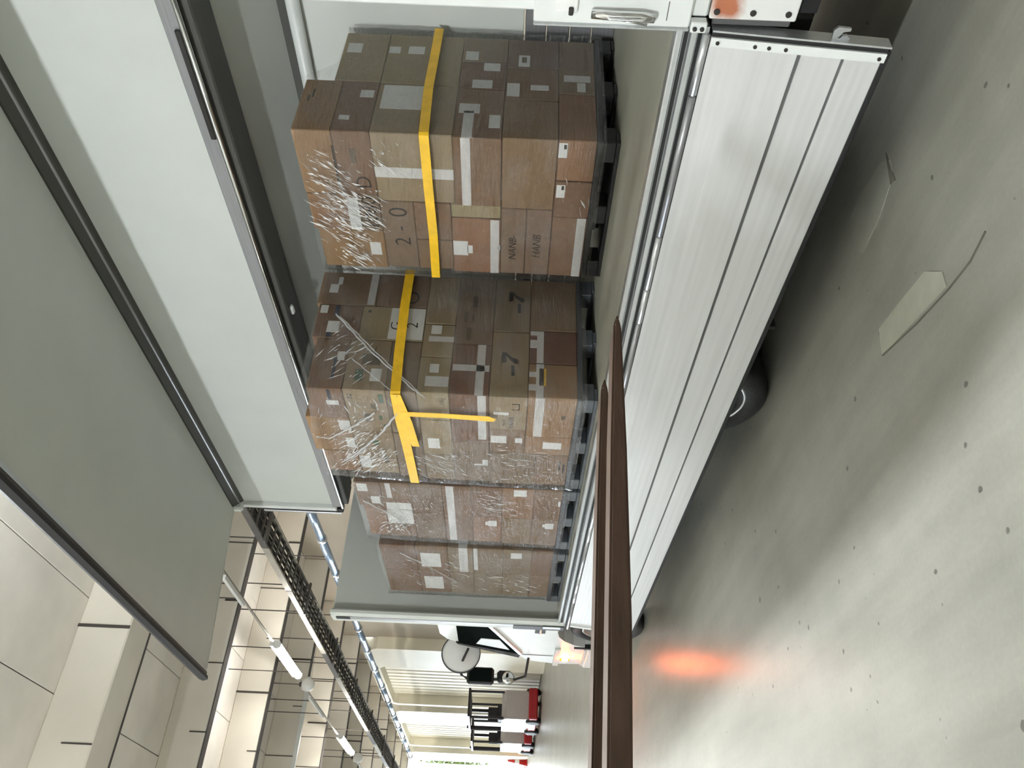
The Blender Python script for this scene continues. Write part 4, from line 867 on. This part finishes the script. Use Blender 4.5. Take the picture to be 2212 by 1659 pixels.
# ================================================================== THINGS FAR DOWN THE HALL
def far_forklift(x0, x1, y0, y1, label):
    t = thing('parked_forklift', ((x0+x1)/2, (y0+y1)/2, 0), label, 'forklift', 'forklifts parked by the doors')
    B('base', 'forklift_red', t, (x0-0.25, x1+0.35, y0, y1, 0.14, 0.50), c=0.05)
    MB().prism([(x0, 0.50), (x0, 1.45), (x0+0.08, 1.58), (x1-0.3, 1.58), (x1, 1.40), (x1, 0.50)], y0+0.05, y1-0.05, 1).build('body', 'forklift_grey', t)
    for x in (x0+0.1, x1-0.15):
        for y in (y0+0.1, y1-0.1): MB().tube([(x, y, 1.5), (x-0.05, y, 2.9)], 0.05, 8).build('guard_post', 'forklift_black', t)
    B('guard_roof', 'forklift_black', t, (x0-0.1, x1+0.1, y0+0.05, y1-0.05, 2.86, 2.95))
    B('seat', 'forklift_black', t, (x0+0.5, x0+1.0, y0+0.3, y1-0.3, 1.55, 1.75), (x0+0.4, x0+0.5, y0+0.3, y1-0.3, 1.6, 2.15), c=0.04)
    for y in (y0+0.2, y1-0.32): B('mast', 'forklift_black', t, (x0-0.45, x0-0.35, y, y+0.12, 0.1, 3.05))
    for x in (x0+0.3, x1-0.2):
        for y in (y0-0.05, y1-0.15): MB().lathe([(0.15, 0), (0.27, 0.0), (0.30, 0.04), (0.30, 0.16), (0.27, 0.2), (0.15, 0.2)], (x, y, 0.30), 1, 20).build('wheel', 'tyre_rubber', t, smooth=True)
far_forklift(-35.7, -33.4, 7.6, 8.8, 'grey forklift with red base parked before the nearest ribbed door')
far_forklift(-40.9, -38.9, 7.8, 8.9, 'grey forklift with red base parked farther, before the pier between doors')
t = thing('floor_scrubber', (-43.5, 8.7, 0), 'small dark rounded machine on the floor by the second ribbed door', 'machine')
MB().lathe([(0.35, 0.08), (0.42, 0.2), (0.40, 0.6), (0.25, 0.85), (0.05, 0.92)], (-43.5, 8.7, 0), 2, 18).build('body', 'forklift_black', t, smooth=True)
MB().lathe([(0.46, 0.0), (0.46, 0.08), (0.2, 0.1)], (-43.5, 8.7, 0), 2, 18).build('skirt', 'dark_metal', t)
for x, y, l in ((-49.2, 9.0, 'red traffic cone standing at the sunlit doorway, nearer one'), (-52.5, 9.0, 'red traffic cone at the sunlit doorway, at the very picture edge')):
    t = thing('traffic_cone', (x, y, 0), l, 'cone', 'cones at the sunlit doorway')
    B('base', 'cone_red', t, (x-0.3, x+0.3, y-0.3, y+0.3, 0.0, 0.06), c=0.02)
    MB().lathe([(0.24, 0.06), (0.05, 1.1), (0.03, 1.12)], (x, y, 0), 2, 20).build('body', 'cone_red', t, smooth=True)
    MB().lathe([(0.175, 0.45), (0.128, 0.70)], (x, y, 0), 2, 20, close=False).build('stripe', 'paper_white', t, smooth=True)
# greenery outside the open third doorway
def tree(x, y, h, r, label, seed):
    random.seed(seed)
    t = thing('tree', (x, y, 0), label, 'tree', 'trees outside the open doorway')
    MB().tube([(x, y, 0), (x+0.1, y, h*0.35), (x, y+0.1, h*0.6)], 0.14, 8, 0.06).build('trunk', 'bark', t)
    mb = MB()
    for i in range(1400):
        d = Vector((random.gauss(0, 1), random.gauss(0, 1), random.gauss(0, 0.8))).normalized()*(random.random()**0.4)
        p = Vector((x+d.x*r, y+d.y*r, h*0.62+d.z*h*0.40)); s = 0.10+0.10*random.random()
        a = Vector((random.gauss(0, 1), random.gauss(0, 1), random.gauss(0, 1))).normalized(); b = a.orthogonal().normalized()
        mb.poly([p+a*s, p+b*s*0.5, p-a*s, p-b*s*0.5], [(0, 1, 2, 3)])
    tag(mb.build('foliage', 'leaf_green', t), kind='stuff')
for i, (x, y, h, r, l) in enumerate(((-60.5, 11.75, 8.5, 1.3, 'bright green tree seen through the open doorway, nearest clump'), (-66.5, 12.7, 7.5, 1.3, 'bright green tree deeper outside the open doorway'), (-73.5, 14.3, 9.0, 1.6, 'pale green tree farthest outside the open doorway'))): tree(x, y, h, r, l, 90+i)
